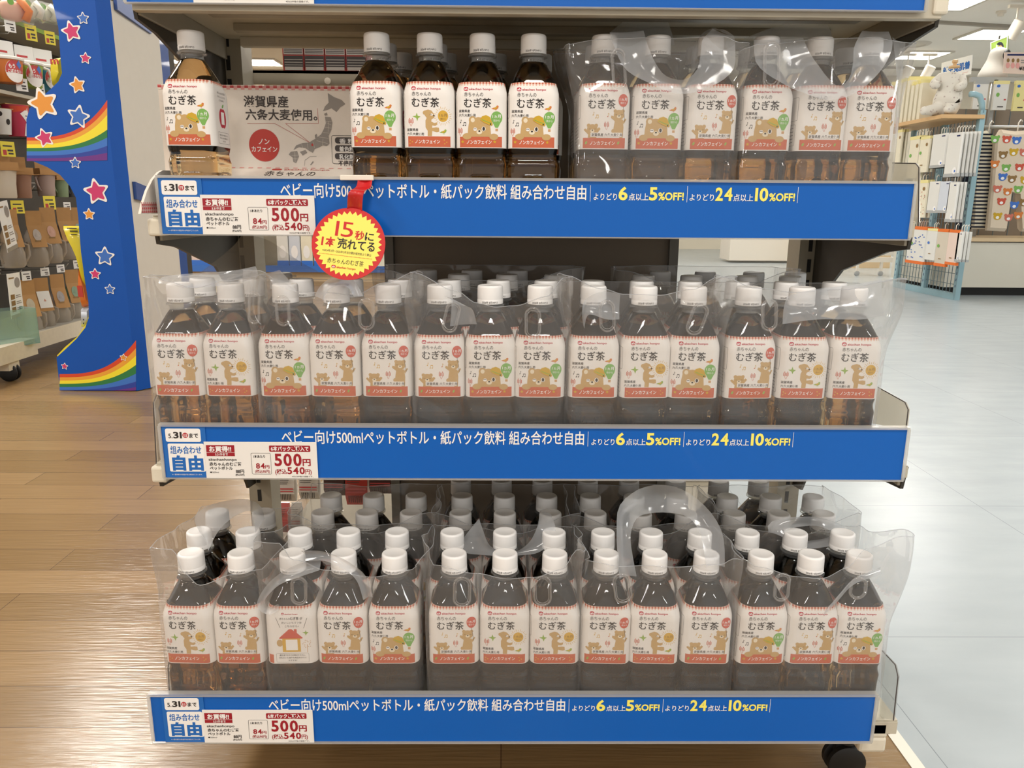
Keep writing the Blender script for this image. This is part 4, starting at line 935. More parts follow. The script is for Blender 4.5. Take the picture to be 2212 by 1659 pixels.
# ------------------------------------------------------------------ blue cardboard display stand, left
mat('card_gloss_blue', '#0850ac', .32, coat=.12, spec=.35, var=.04, scale=9, bump=.05); mat('card_edge_blue', '#123f86', .3, coat=.3); mat('card_back', '#cbc4b8', .7, var=.03, scale=30)
mat('star_pink', '#c93a6e', .35); mat('star_orange', '#e0953c', .35); mat('star_blue', '#3f6fc0', .35)
for n_, c_ in (('rb_red', '#d24a2c'), ('rb_orange', '#e6a23c'), ('rb_yellow', '#f0de38'), ('rb_green', '#2f7a45'), ('rb_sky', '#3f74c6'), ('rb_indigo', '#30459e'), ('rb_purple', '#6c3486')): mat(n_, c_, .32)
YD = 2.95
ds = thing('display_stand', (-1.55, YD + .2, 0), 'tall blue cardboard stand with stars and rainbows left of the shelving', 'display stand')
def dput(mb, name, smooth=None, par=None, o=None):
    q = (o or ds).location; mb.v = [(v[0] - q.x, v[1] - q.y, v[2] - q.z) for v in mb.v]; return mb.build(name, par or o or ds, smooth)
out = [(112, -60), (113, 0), (126, 60), (131, 130), (134, 158), (126, 176), (112, 190), (92, 208), (64, 234), (57, 258), (58, 345), (76, 350), (102, 361), (130, 378), (151, 402), (164, 427), (169, 470), (175, 545), (184, 610), (191, 652), (192, 686), (184, 708), (165, 732), (142, 754), (122, 772), (124, 790), (130, 846), (133, 851), (297, 845), (205, 0), (204, -8)]
def d2(px, py): p = WY(px, py, YD); return (p.x, p.z)
zfix = lambda z: max(z, .003)
mb = MB(); mb.prism([(x, YD, zfix(z)) for x, z in (d2(*p) for p in out)], (0, .012, 0), 'card_gloss_blue')
A = Art(); K = [1000 * v for v in (1,)]
def dp(px, py): x, z = d2(px, py); return (x * 1000, zfix(z) * 1000)
px_mm = (d2(200, 400)[0] - d2(100, 400)[0]) * 10
def bands(xl, xr, L, Rr, pw):
    cols = ['rb_red', 'rb_orange', 'rb_yellow', 'rb_green', 'rb_sky', 'rb_indigo', 'rb_purple']; N = 24
    for b in range(7):
        up_, lo = [], []
        for k in range(N + 1):
            t = k / N; x = xl(t) if callable(xl) else xl + (xr - xl) * t; f = t ** pw
            up_.append(dp(x, L[b] + (Rr[b] - L[b]) * f)); lo.append(dp(x, L[b + 1] + (Rr[b + 1] - L[b + 1]) * f))
        vs = up_ + lo; A.raw(vs, [(k, k + 1, N + 2 + k, N + 1 + k) for k in range(N)], cols[b], 1)
bands(58, 232, [297, 304, 312, 320, 327, 336, 342, 348], [216, 232, 248, 280, 297, 315, 330, 346], 3.2)
bands(129, 294, [808, 815, 822, 829, 836, 842, 847, 850], [735, 752, 768, 788, 807, 824, 836, 843], 3.0)
for x, y, r, m, rt in ((180, 40, 13, 'star_blue', 0), (155, 68, 22, 'star_pink', -12), (185, 126, 12.5, 'star_pink', 8), (168, 184, 18, 'star_orange', -10), (94, 224, 34, 'star_orange', -14), (170, 252, 25, 'star_blue', 14), (97, 298, 21, 'star_pink', -16), (163, 352, 13, 'star_blue', 4),
                       (209, 414, 29, 'star_pink', -8), (193, 463, 13.5, 'star_orange', 2), (227, 554, 22.5, 'star_blue', 6), (206, 592, 13.5, 'star_pink', 4), (238, 625, 12.5, 'star_blue', 2), (267, 772, 9, 'star_orange', 8), (140, 791, 8.5, 'star_pink', 10)):
    u, v = dp(x, y); A.rstar(u, v, r * px_mm, 'print_white', 2, rt); A.rstar(u, v, r * px_mm * .76, m, 3, rt)
A.put(mb, lambda u, v, o: (u / 1000, YD - .0003 - o, v / 1000), .0006); dput(mb, 'side_panel')
TR = Vector((d2(205, 0)[0], YD, d2(205, 0)[1])); BR = Vector((d2(297, 845)[0], YD, .003)); TRx = Vector((d2(204, -8)[0], YD, d2(204, -8)[1]))
def slab(p0, p1, p2, p3, off, m, name):
    mb = MB(); mb.prism([p0, p1, p2, p3], off, m); dput(mb, name)
dk = Vector((.030, .05, 0))
slab(TRx, BR, BR + dk, TRx + dk, (-.004, .008, 0), 'card_gloss_blue', 'folded_edge')
B0, T0 = BR + dk, TRx + dk; bk = Vector((.012, .36, 0)); 
slab(T0, B0, B0 + bk, T0 + bk, (-.012, 0, 0), 'card_back', 'back_panel')
for z0, z1 in ((1.40, 1.52), (.735, .80)):
    t = z0 / max(T0.z, .1); a = B0.lerp(T0, t)
    mb = MB(); mb.prism([Vector((a.x + .002, YD + .07, z0)), Vector((a.x + .005, YD + .33, z0 - .03)), Vector((a.x + .005, YD + .35, z1 - .05)), Vector((a.x + .002, YD + .07, z1))], (.012, 0, 0), 'card_edge_blue'); dput(mb, 'blue_tab')
slab(T0 + bk, B0 + bk, B0 + bk + Vector((.012, .05, 0)), T0 + bk + Vector((.012, .05, 0)), (-.01, 0, 0), 'card_edge_blue', 'rear_edge')
mb = MB(); mb.box((-1.70, YD + .012, .003), (BR.x - .005, YD + .38, .06), 'card_gloss_blue'); dput(mb, 'base')
mb = MB(); mb.prism([WY(px, py, YD + .03) for px, py in ((186, 700), (168, 726), (140, 750), (123, 768), (125, 772), (150, 752), (172, 732), (190, 712))], (0, .3, 0), 'rb_yellow'); dput(mb, 'yellow_tray')
# pouches hanging in the stand
mat('pouch_yellow', '#d6c41e', .3, coat=.3, bump=.2, scale=30); mat('pouch_orange', '#d9742c', .3, coat=.3); mat('pouch_silver', '#b6bcc4', .25, .3); mat('pouch_red', '#b8372c', .3, coat=.3); mat('navy', '#232a5c', .5)
def pouch(label, pts, m, art=None, Y=3.06, name='snack_pouch'):
    P = [WY(px, py, Y) for px, py in pts]; c = sum(P, Vector()) / len(P); rt = thing(name, c, label, 'pouch', None)
    mb = MB(); n = len(P); ring = lambda s, dy: [tuple(c + (p - c) * s + Vector((0, dy, 0))) for p in P]
    mb.rings([ring(.6, -.022), ring(.9, -.012), ring(1, 0), ring(.9, .012), ring(.6, .022)], m)
    if art: art(mb, c)
    mb.v = [(v[0] - c.x, v[1] - c.y, v[2] - c.z) for v in mb.v]; mb.build('foil_pack', rt, 50); return rt
def lines_art(rows, Y):
    def f(mb, c):
        A = Art()
        for px, py, w, h, m in rows: p = WY(px, py, Y); s = px_mm; A.rect(p.x * 1000, p.z * 1000, p.x * 1000 + w * s, p.z * 1000 + h * s, m, 1)
        A.put(mb, lambda u, v, o: (u / 1000, Y - .023 - o, v / 1000), .0006)
    return f
pouch('yellow pouch with dark print behind the blue stand at shoulder height', [(137, 488), (178, 488), (192, 560), (196, 620), (186, 622), (178, 590), (168, 552), (153, 518)], 'pouch_yellow', lines_art([(152, 494, 22, 2.5, 'ink'), (158, 500, 18, 2.5, 'ink'), (160, 507, 14, 2, 'ink')], 3.06))
pouch('orange and red pouch peeking out from behind the blue stand', [(173, 572), (180, 590), (190, 620), (198, 660), (180, 664), (174, 640), (171, 600)], 'pouch_orange', lines_art([(176, 640, 12, 26, 'pouch_red')], 3.06))
pouch('silver pouch low down behind the blue stand above its yellow tray', [(177, 666), (198, 662), (198, 690), (186, 706), (178, 706)], 'pouch_silver', lines_art([(186, 690, 3, 3, 'navy'), (186, 698, 3, 3, 'navy')], 3.06))
def m_art(mb, c):
    A = Art(); p = WY(117, 140, 3.06); A.text('m', p.x * 1000, p.z * 1000, 34, 'pouch_red', 1, w=30, bold=.03); A.put(mb, lambda u, v, o: (u / 1000, 3.06 - .023 - o, v / 1000), .0006)
pouch('olive yellow pouch with letter m high behind the blue stand', [(112, 128), (136, 124), (140, 160), (128, 188), (116, 186), (112, 160)], 'pouch_yellow', m_art)

# ------------------------------------------------------------------ left aisle shelving with baby cups
mat('peg_panel', '#47423b', .7, var=.05, scale=20); mat('kraft', '#b48a58', .75, var=.06, scale=50); mat('deck_grey', '#b9b6ad', .45, var=.05, scale=12); mat('tag_paper', '#ecebe7', .6); mat('tag_yellow_paper', '#eadb4e', .6)
XF = -2.48
gl = thing('aisle_shelving', (XF, 4.2, 0), 'cream wall shelving with hooks of baby cups at far left', 'shelving')
def lput(mb, name, smooth=None, bevel=0): return dput(mb, name, smooth, gl, gl)
mb = MB(); mb.box((XF - .04, 2.9, .1), (XF, 6.2, 2.0), 'peg_panel'); lput(mb, 'back_panel')
mb = MB(); mb.box((XF, 2.9, .135), (-2.08, 6.2, .155), 'deck_grey'); mb.box((-2.082, 3.28, .085), (-2.068, 6.2, .155), 'cream_worn'); mb.box((-2.082, 2.9, .085), (-2.0, 3.27, .155), 'cream_worn'); lput(mb, 'base_deck')
mb = MB(); mb.box((-2.06, 3.08, .05), (-2.01, 3.15, .1), 'cream_worn')
for dy in (-.018, .006): mb.lathe([(.005, dy), (.032, dy), (.038, dy + .004), (.038, dy + .010), (.032, dy + .014), (.005, dy + .014)], 'black_rubber', 20, (-2.035, 3.12, .038), 'y')
lput(mb, 'caster', 40)
mb = MB(); mb.box((XF, 2.9, 1.175), (-2.16, 6.2, 1.19), 'shelf_paint'); lput(mb, 'shelf')
mb = MB(); mb.box((XF, 2.9, 1.505), (-2.20, 6.2, 1.512), 'shelf_paint'); mb.box((-2.205, 2.9, 1.497), (-2.195, 6.2, 1.515), 'leaf_green'); lput(mb, 'green_shelf')
def hook(y, z, L=.30):
    mb = MB(); mb.tube([(XF, y, z), (XF + L, y, z), (XF + L + .015, y, z + .018)], .003, 'steel', 6); mb.tube([(XF, y, z + .03), (XF + L + .02, y, z + .03)], .0025, 'steel', 6); lput(mb, 'hook', True)
def at_x(px, py, X): return WX(px, py, X)
def ptag(px, py, w, h, m, label, X=-2.13, rz=62):
    c = at_x(px, py, X); rt = thing('price_tag', c, label, 'price tag', 'price tags on the left aisle hooks', R(rz)); s = 3.45 / F_PX
    W2, H = w * s * .62, h * s
    mb = MB(); mb.box((-W2, -.0006, -H / 2), (W2, .0006, H / 2), m); A = Art(); k = 1000
    A.rect(-W2 * 700, H * 150, W2 * 600, H * 250, 'ink_soft', 1); A.rect(-W2 * 100, -H * 150, W2 * 700, -H * 30, 'ink_soft', 1); A.rect(0, -H * 350, W2 * 700, -H * 230, 'ink_soft', 1)
    if m == 'tag_yellow_paper': A.rect(-W2 * 750, -H * 400, -W2 * 250, -H * 60, 'check_red', 1)
    A.put(mb, lambda u, v, o: (u / 1000, -.0008 - o, v / 1000), .0003); mb.build('card', rt); return rt
for i, (px, py, w, h, lb) in enumerate(((67, 71, 20, 32, 'yellow price tag high on the left aisle, nearer of the upper two'), (108, 82, 19, 28, 'yellow price tag high on the left aisle, farther of the upper two'), (17, 322, 23, 30, 'yellow price tag above the pink brown mug'), (38, 447, 22, 27, 'yellow price tag above the clear straw bottles'), (107, 438, 22, 30, 'tilted yellow price tag beside grey hook arm'))):
    ptag(px, py, w, h, 'tag_yellow_paper', lb)
for i, (px, py, w, h, lb) in enumerate(((22, 57, 18, 22, 'white price tag below the orange toy pack'), (47, 183, 20, 26, 'white price tag below the green cup'), (87, 193, 16, 24, 'white price tag below the blue cup'), (145, 445, 14, 18, 'white price tag beside the tilted yellow tag'), (57, 596, 16, 20, 'white price tag over the paper covered pack'), (97, 587, 16, 18, 'white price tag over the grey straw bottle pack'), (131, 580, 15, 18, 'white price tag over the green straw bottle pack'), (166, 571, 14, 20, 'white price tag beside the blue stand, lowest hook row'))):
    ptag(px, py, w, h, 'tag_paper', lb)
for z in (.775, .405):
    for y in (3.2, 3.35, 3.5, 3.68, 3.88): hook(y, z)
for y in (3.2, 3.42, 3.66): hook(y, 1.44)
for y in (3.25, 3.45, 3.7, 3.95): hook(y, 1.02)
def drinking_cup(px, pt, pb, col, label, lid='#e4e0d8', sticker=True):
    X = -2.16; t = at_x(px, pt, X); b = at_x(px, pb, X); H = max(.06, t.z - b.z); r = H * .60
    rt = thing('baby_cup', (t.x, t.y, b.z), label, 'cup', 'lidded baby cups with round stickers', R(60)); mc = mat('cup_' + col, col, .35)
    mb = MB(); mb.lathe([(r * .72, 0), (r * .78, .004), (r * .86, H * .4), (r * .95, H * .82), (r * .95, H * .84)], mc, 28); mb.build('cup_body', rt, 40)
    mb = MB(); ml = mat('lid_' + lid, lid, .4); mb.lathe([(r * 1.0, H * .84), (r * 1.04, H * .86), (r * 1.04, H * .93), (r * .9, H * .98), (r * .3, H * 1.0)], ml, 28); mb.build('lid', rt, 40)
    for sg in (-1, 1):
        mb = MB(); mb.tube([(sg * r * .8, -r * .2, H * .84), (sg * r * 1.25, -r * .35, H * .78), (sg * r * 1.35, -r * .4, H * .5), (sg * r * 1.2, -r * .3, H * .3)], H * .06, ml, 8); mb.build('handle', rt, True)
    if sticker:
        mb = MB(); A = Art(); q = r * 1000
        A.ell(0, 0, q * .62, q * .72, 'print_white', 1, 24); A.ell(0, 0, q * .60, q * .70, 'check_red', 2, 20, 0, 0, 180); A.rect(-q * .58, -q * .12, q * .58, 0, 'check_red', 2); A.text('もう', -q * .4, q * .18, q * .3, 'print_white', 3, w=q * .4, bold=.03); A.text('こぼさない', -q * .48, -q * .1, q * .24, 'print_white', 3, w=q * .9, bold=.03); A.poly([(q * .1, q * .42), (q * .3, q * .7), (q * .5, q * .42), (q * .3, q * .14)], 'star_blue', 4)
        A.put(mb, lambda u, v, o: ((r * .93 + o) * math.sin(u / 1000 / r), -(r * .93 + o) * math.cos(u / 1000 / r), H * .42 + v / 1000), .0005, 6); mb.build('sticker', rt)
    mb = MB(); mb.box((-r * .62, r * .1, H * 1.0), (r * .62, r * .12, H * 1.6), 'tag_paper'); A = Art(); A.rect(-r * 500, H * 1150, r * 200, H * 1230, 'check_red', 1); A.put(mb, lambda u, v, o: (u / 1000, r * .1 - .0004 - o, v / 1000), .0003); mb.build('header_card', rt)
drinking_cup(12, 122, 178, '#c8702c', 'orange lidded baby cup at left frame edge'); drinking_cup(56, 133, 188, '#8fa83c', 'green lidded baby cup with red and white sticker'); drinking_cup(97, 141, 196, '#3f86a0', 'blue lidded baby cup beside the blue stand')
def tumbler(px, pt, pb, c1, label, fox):
    X = -2.2; t = at_x(px, pt, X); b = at_x(px, pb, X); H = t.z - b.z; r = H * .40; rt = thing('tumbler', (t.x, t.y, b.z), label, 'cup', None, R(55)); mc = mat('tum_' + c1, c1, .35)
    mb = MB(); mb.lathe([(r * .72, 0), (r, H)], mc, 32)
    A = Art(); q = r * 1000; hh = H * 1000
    if fox: A.poly([(-q * .1, hh * .72), (q * .6, hh * .92), (q * .9, hh * .6), (q * .5, hh * .45)], 'print_white', 1); A.poly([(q * .2, hh * .02), (q * .9, hh * .02), (q * .95, hh * .5), (q * .4, hh * .42)], 'print_white', 1); A.poly([(-q * .9, hh * .95), (q * .8, hh * .98), (q * .7, hh * .86), (-q * .6, hh * .75)], 'rb_red', 1); A.ell(q * .45, hh * .66, q * .14, q * .04, 'ink', 2, 8)
    else: A.ell(q * .3, hh * .5, q * .25, q * .3, 'ink', 1, 12); A.ell(-q * .5, hh * .8, q * .25, q * .25, 'ink', 1, 12)
    A.put(mb, lambda u, v, o: ((r * (.72 + .28 * v / hh) + .0006 + o) * math.sin(u / 1000 / r), -(r * (.72 + .28 * v / hh) + .0006 + o) * math.cos(u / 1000 / r), v / 1000), .0005, 8); mb.build('cup_body', rt, 40)
    mb = MB(); mb.box((-r, -r * .6, H), (r, r * .9, H + .004), 'kraft'); mb.build('card_top', rt)
tumbler(32, 228, 294, '#b8324e', 'pink red animal cup with white patches under a card top', True); tumbler(0, 236, 290, '#dcdcd8', 'white cup with black spots at left frame edge', False)
def mug(px, pt, pb, c, label, kw=1):
    X = -2.16; t = at_x(px, pt, X); b = at_x(px, pb, X); H = t.z - b.z; r = H * .34; rt = thing('baby_mug', (t.x, t.y, b.z), label, 'mug', 'pastel plastic mugs under kraft card tops', R(58)); mc = mat('mug_' + c, c, .5)
    mb = MB(); mb.lathe([(r * .78, 0), (r * .84, .005), (r * .88, H * .4), (r, H * .72), (r * 1.03, H * .74), (r * 1.03, H * .76), (r * .9, H * .765)], mc, 28); mb.build('mug_body', rt, 40)
    mb = MB(); mb.tube([(-r * .9, -r * .3, H * .70), (-r * 1.25, -r * .5, H * .68), (-r * 1.1, -r * .5, H * .4), (-r * .8, -r * .4, H * .2)], r * .12, mc, 8); mb.build('handle', rt, True)
    mb = MB(); mb.box((-r * 1.25, -r * 1.1, H * .765), (r * 1.25, r * 1.1, H * .785), 'kraft'); mb.box((-r * .9, -r * .9, H * .785), (r * .9, r * .9, H * 1.0), 'kraft'); mb.box((-r * .8, r * .2, H), (r * .8, r * .24, H * 1.35), 'kraft'); mb.build('card_top', rt)
mug(40, 362, 428, '#9a7460', 'pink brown mug with kraft card top, left aisle'); mug(94, 364, 424, '#a49088', 'mauve mug with kraft card top, left aisle'); mug(128, 378, 426, '#7d9070', 'green mug with kraft card top, left aisle'); mug(155, 388, 426, '#55565a', 'dark grey mug nearest the blue stand'); mug(2, 350, 428, '#cfc6b6', 'cream mug cut off by the left frame edge')
def bottle_pack(px, pt, pb, c, label, paper=False):
    X = -2.15; t = at_x(px, pt, X); b = at_x(px, pb, X); H = t.z - b.z; w = H * .128; rt = thing('straw_bottle_pack', (t.x, t.y, b.z), label, 'bottle pack', 'clear straw bottles in kraft cards', R(52)); mc = mat('strawcap_' + c, c, .5); bd = CLEAR
    mb = MB(); r = w * 1.5; mb.lathe([(r * .8, 0), (r, H * .05), (r * 1.0, H * .25), (r * .8, H * .36), (r * .72, H * .44)], 'cup_clear', 24); mb.build('clear_bottle', rt, 40)
    mb = MB(); mb.lathe([(r * .80, H * .43), (r * .82, H * .55), (r * .55, H * .66), (r * .2, H * .68)], mc, 24); mb.build('lid', rt, 40)
    for sg in (-1, 1):
        mb = MB(); mb.tube([(sg * r * .7, -r * .2, H * .44), (sg * r * 1.25, -r * .4, H * .38), (sg * r * 1.25, -r * .4, H * .2), (sg * r * .9, -r * .3, H * .08)], r * .09, 'cup_clear', 8); mb.build('handle', rt, True)
    mb = MB(); f0, f1 = -r * .35, -r * 1.15
    mb.hexa([(-w, f0, H * .74), (w, f0, H * .74), (w, f0 + .003, H * .74), (-w, f0 + .003, H * .74), (-w, f0, H), (w, f0, H), (w, f0 + .003, H), (-w, f0 + .003, H)], 'kraft')
    mb.hexa([(-w, f1, H * .36), (w, f1, H * .36), (w, f1 + .003, H * .36), (-w, f1 + .003, H * .36), (-w, f0, H * .74), (w, f0, H * .74), (w, f0 + .003, H * .74), (-w, f0 + .003, H * .74)], 'kraft')
    A = Art(); A.ell(0, H * 570, w * 520, H * 105, mc, 1, 18); A.rect(-w * 500, H * 455, w * 300, H * 480, 'tan_line', 1)
    if paper: A.rect(-w * 900, H * 420, w * 900, H * 740, 'tag_paper', 2)
    A.put(mb, lambda u, v, o: (u / 1000, f1 + (f0 - f1) * (v / 1000 - H * .36) / (H * .38) - .0012 - o, v / 1000), .0006); mb.build('kraft_card', rt)
film_mat('cup_clear', .42, 1.4, 0, 20, (.9, .86, .8), .12, (.72, .66, .58))
for px, pt, pb, c, lb, pp in ((66, 455, 578, '#b7aea4', 'clear straw bottle pack with grey lid, upper hook row nearest', 0), (97, 448, 570, '#c49a86', 'clear straw bottle pack with pink lid, upper hook row', 0), (132, 448, 562, '#8c8084', 'clear straw bottle pack with mauve lid, upper hook row', 0), (158, 448, 556, '#8fa08e', 'clear straw bottle pack with green lid, upper hook row by the stand', 0),
                            (52, 604, 730, '#b9b09a', 'clear straw bottle pack behind the leaning white leaflet, lower row', 0), (84, 600, 712, '#c99584', 'pink straw bottle pack partly covered with white paper', 1), (118, 592, 706, '#a09a98', 'clear straw bottle pack with grey lid, lower hook row', 0), (150, 582, 694, '#7f977c', 'clear straw bottle pack with green lid, lower hook row by the stand', 0), (14, 452, 580, '#a89680', 'clear straw bottle pack at left frame edge, upper hook row', 0)):
    bottle_pack(px, pt, pb, c, lb, pp)
def leaflet(pts, label):
    P = [WX(px, py, -2.06) for px, py in pts]; c = sum(P, Vector()) / 4; rt = thing('leaflet', c, label, 'leaflet', 'white product leaflets on the left aisle')
    mb = MB(); q = [p - c for p in P]; mb.prism(q, (-.001, 0, 0), 'tag_paper'); n = (q[1] - q[0]).cross(q[3] - q[0]).normalized(); n = n if n.x > 0 else -n
    f = lambda u, v, o: tuple(q[3].lerp(q[2], u).lerp(q[0].lerp(q[1], u), v) + n * (.0006 + o)); A = Art()
    for k in range(3): A.rect(.12, .14 + .14 * k, .42, .25 + .14 * k, 'tan_line', 1); A.rect(.5, .16 + .14 * k, .9, .18 + .14 * k, 'map_grey', 1); A.rect(.5, .20 + .14 * k, .85, .22 + .14 * k, 'map_grey', 1)
    A.ell(.72, .78, .2, .12, 'map_grey', 1, 14); A.rect(.1, .88, .5, .91, 'tan_line', 1); A.rect(0, 0, 1, .08, 'shelf_grey', 1); A.put(mb, f, .0004); mb.build('printed_sheet', rt)
leaflet([(-8, 438), (15, 432), (39, 534), (17, 546)], 'long white leaflet leaning across the upper straw bottles'); leaflet([(14, 592), (42, 588), (53, 680), (25, 690)], 'white leaflet with portrait in front of the lower straw bottles')
def toy_pack(px, pt, pb, c1, c2, label, w=.06):
    X = -2.14; t = at_x(px, pt, X); b = at_x(px, pb, X); H = t.z - b.z; rt = thing('toy_pack', (t.x, t.y, b.z), label, 'toy pack', 'bagged toys on the top green shelf', R(58)); a, d = mat('toy_' + c1, c1, .5), mat('toy_' + c2, c2, .5)
    mb = MB(); mb.ball((0, 0, H * .45), (w * .8, .025, H * .4), a); mb.build('toy', rt, True)
    mb = MB(); mb.tube([(w * .6, -.02, H * .15), (w * .8, -.03, H * .5), (w * .4, -.02, H * .9)], w * .22, d, 10); mb.build('toy_band', rt, True)
    mb = MB(); mb.rings([[(sx * w * k, dy, H * (.5 + .5 * k * sz)) for sx, sz in ((-1, -1), (1, -1), (1, 1), (-1, 1))] for k, dy in ((.9, -.045), (1.05, 0), (.9, .03))], CLEAR); mb.build('clear_wrap', rt)
    mb = MB(); A = Art(); A.ell(-w * 300, H * 700, 14, 14, 'balloon_green', 1, 14); A.put(mb, lambda u, v, o: (u / 1000, -.046 - o, v / 1000)); mb.build('round_sticker', rt)
toy_pack(20, -10, 48, '#d8a592', '#e8823a', 'pink and orange toy in clear wrap at top left', .075); toy_pack(56, -2, 42, '#d6d4c8', '#e8e6e0', 'white wrapped toy with green dot, left on green shelf'); toy_pack(88, 6, 46, '#c9c6b6', '#dcdad0', 'grey white wrapped toy with green dot, middle of green shelf'); toy_pack(112, 12, 50, '#cfd0c2', '#dedcd2', 'white wrapped toy with green dot next to blue stand')
cb = WX(14, 705, -2.06); rt = thing('clear_tray', cb, 'clear plastic tray on the left aisle base deck', 'tray', None, R(60)); mb = MB()
for a, b in (((-.1, -.05, -.08), (.1, -.048, .07)), ((-.1, .05, -.08), (.1, .052, .07)), ((.098, -.05, -.08), (.1, .05, .07)), ((-.1, -.05, -.08), (-.098, .05, .07)), ((-.1, -.05, -.08), (.1, .05, -.078))): mb.box(a, b, 'tray_tint')  if 'tray_tint' in MATS else mb.box(a, b, film_mat('tray_tint', .25, 1, 0, 8, (.80, .90, .87), .08, (.6, .75, .72)))
mb.build('tray_box', rt)

# ------------------------------------------------------------------ ceiling fittings
mat('lamp_glow', '#ffffff', .5, emit='#fff8ec', es=38); mat('lamp_frame', '#d6d0c4', .5); mat('rail_grey', '#a39c90', .5)
for px, py, lb in ((1990, 118, 'square ceiling light beside the bag at right of top shelf'), (2142, 72, 'square ceiling light above the photo poster at right'), (2052, 4, 'square ceiling light cut by the top edge at right'), (340, 127, 'square ceiling light seen left of the lone bottle'), (562, 133, 'square ceiling light seen through the gap behind the map panel')):
    p = WZ(px, py, CEIL); rt = thing('ceiling_light', (p.x, p.y, CEIL), lb, 'ceiling light', 'square ceiling lights')
    mb = MB(); mb.box((-.26, -.26, -.012), (.26, .26, -.004), 'lamp_glow'); mb.build('diffuser', rt)
    mb = MB()
    for a, b in (((-.30, -.30), (.30, -.26)), ((-.30, .26), (.30, .30)), ((-.30, -.26), (-.26, .26)), ((.26, -.26), (.30, .26))): mb.box((a[0], a[1], -.02), (b[0], b[1], 0), 'lamp_frame')
    mb.build('frame', rt)
for (a, b, lb) in (((2025, 45), (2230, 57), 'grey lighting rail nearer on the right ceiling'), ((1900, 143), (2230, 152), 'grey lighting rail farther on the right ceiling')):
    p, q = WZ(*a, CEIL), WZ(*b, CEIL); c = (p + q) / 2; d = (q - p) / 2; mb = MB(); n = Vector((-d.y, d.x, 0)).normalized() * .025; z = Vector((0, 0, -.03))
    mb.hexa([-d - n + z, d - n + z, d + n + z, -d + n + z, -d - n, d - n, d + n, -d + n], 'rail_grey'); tag(mb.build('lighting_rail', None, None, 0, c), lb, 'rail', 'ceiling lighting rails')
for px, py, Y, lb in ((1958, 160, 11.0, 'white spotlight on the far rail, nearer the bagged bottles'), (2003, 158, 11.0, 'white spotlight on the far rail, beside the newborn underwear sign'), (2193, 66, 8.4, 'white spotlight near the right frame edge by the poster')):
    p = WY(px, py, Y); rt = thing('spotlight', p, lb, 'spotlight', 'white rail spotlights'); mb = MB(); mb.lathe([(.03, -.09), (.06, -.085), (.065, .09), (.05, .1)], 'trim_white', 20); o = mb.build('lamp_head', rt, 40); o.rotation_euler = (R(20), R(18), 0)
    mb = MB(); mb.box((-.008, -.008, .05), (.008, .008, CEIL - .03 - p.z), 'trim_white'); mb.box((-.1, -.02, CEIL - .06 - p.z), (.1, .02, CEIL - .03 - p.z), 'trim_white'); mb.build('stem', rt)
p = WZ(2163, 24, CEIL); mb = MB(); mb.lathe([(.05, -.0), (.05, -.02), (.032, -.03), (.03, -.05), (.0, -.05)], 'trim_white', 20); tag(mb.build('smoke_detector', None, 40, 0, p), 'small round white smoke detector on the ceiling at top right', 'smoke detector')
p = WZ(1972, 95, CEIL); mb = MB(); mb.lathe([(.22, 0), (.2, -.015), (.15, -.02), (.14, -.008), (0, -.008)], 'lamp_frame', 28); tag(mb.build('ceiling_vent', None, 40, 0, p), 'round cream ceiling vent just right of the shelf bracket', 'vent')  # round vent set in the ceiling

# ------------------------------------------------------------------ blue mesh rack, right
mat('rack_blue', '#93b3bc', .4, var=.03, scale=10); mat('wire_grey', '#6d7f86', .4, .4); mat('board_wood', '#d3ad7c', .5, var=.06, scale=12); mat('board_pale', '#d9bf98', .5, var=.05, scale=9)
RX, RY0, RY1 = 3.63, 6.12, 7.09; RZ = WY(2112, 238, RY0).z; SZ = WY(2060, 248, RY0).z
rk = thing('mesh_rack', (RX, RY0, 0), 'pale blue wire mesh rack hung with baby clothing packs', 'rack')
def rput(mb, name, smooth=None, bevel=0): return dput(mb, name, smooth, rk, rk)
for y in (RY0, (RY0 + RY1) / 2, RY1):
    mb = MB(); mb.box((RX - .02, y - .02, 0), (RX + .02, y + .02, RZ if y == RY0 else SZ), 'rack_blue')
    for k in range(22): mb.box((RX - .0205, y - .004, .1 + k * .05), (RX - .019, y + .004, .12 + k * .05), 'navy')
    rput(mb, 'post')
mb = MB(); mb.box((RX - .022, RY0, 0), (RX + .022, RY1, .05), 'rack_blue'); rput(mb, 'bottom_rail')
mb = MB(); mb.tube([(RX, RY0, RZ - .02), (RX - .01, RY0, RZ + .05), (RX - .035, RY0, RZ + .10), (RX - .08, RY0, RZ + .115), (RX - .11, RY0, RZ + .115)], .022, 'rack_blue', 10); rput(mb, 'curved_rail', True)
mb = MB()
for k in range(19): y = RY0 + .05 * (k + 1); mb.box((RX - .003, y - .002, .05), (RX + .001, y + .002, SZ), 'wire_grey')
for k in range(16): z = .12 + .085 * k; mb.box((RX - .005, RY0, z - .002), (RX - .001, RY1, z + .002), 'wire_grey')
rput(mb, 'wire_mesh')
mb = MB(); mb.box((RX - .32, RY0 - .03, SZ - .028), (RX + .01, RY1 + .35, SZ), 'board_wood'); rput(mb, 'wood_shelf')
PACKN = ['front', 'second', 'third', 'fourth', 'fifth', 'sixth']
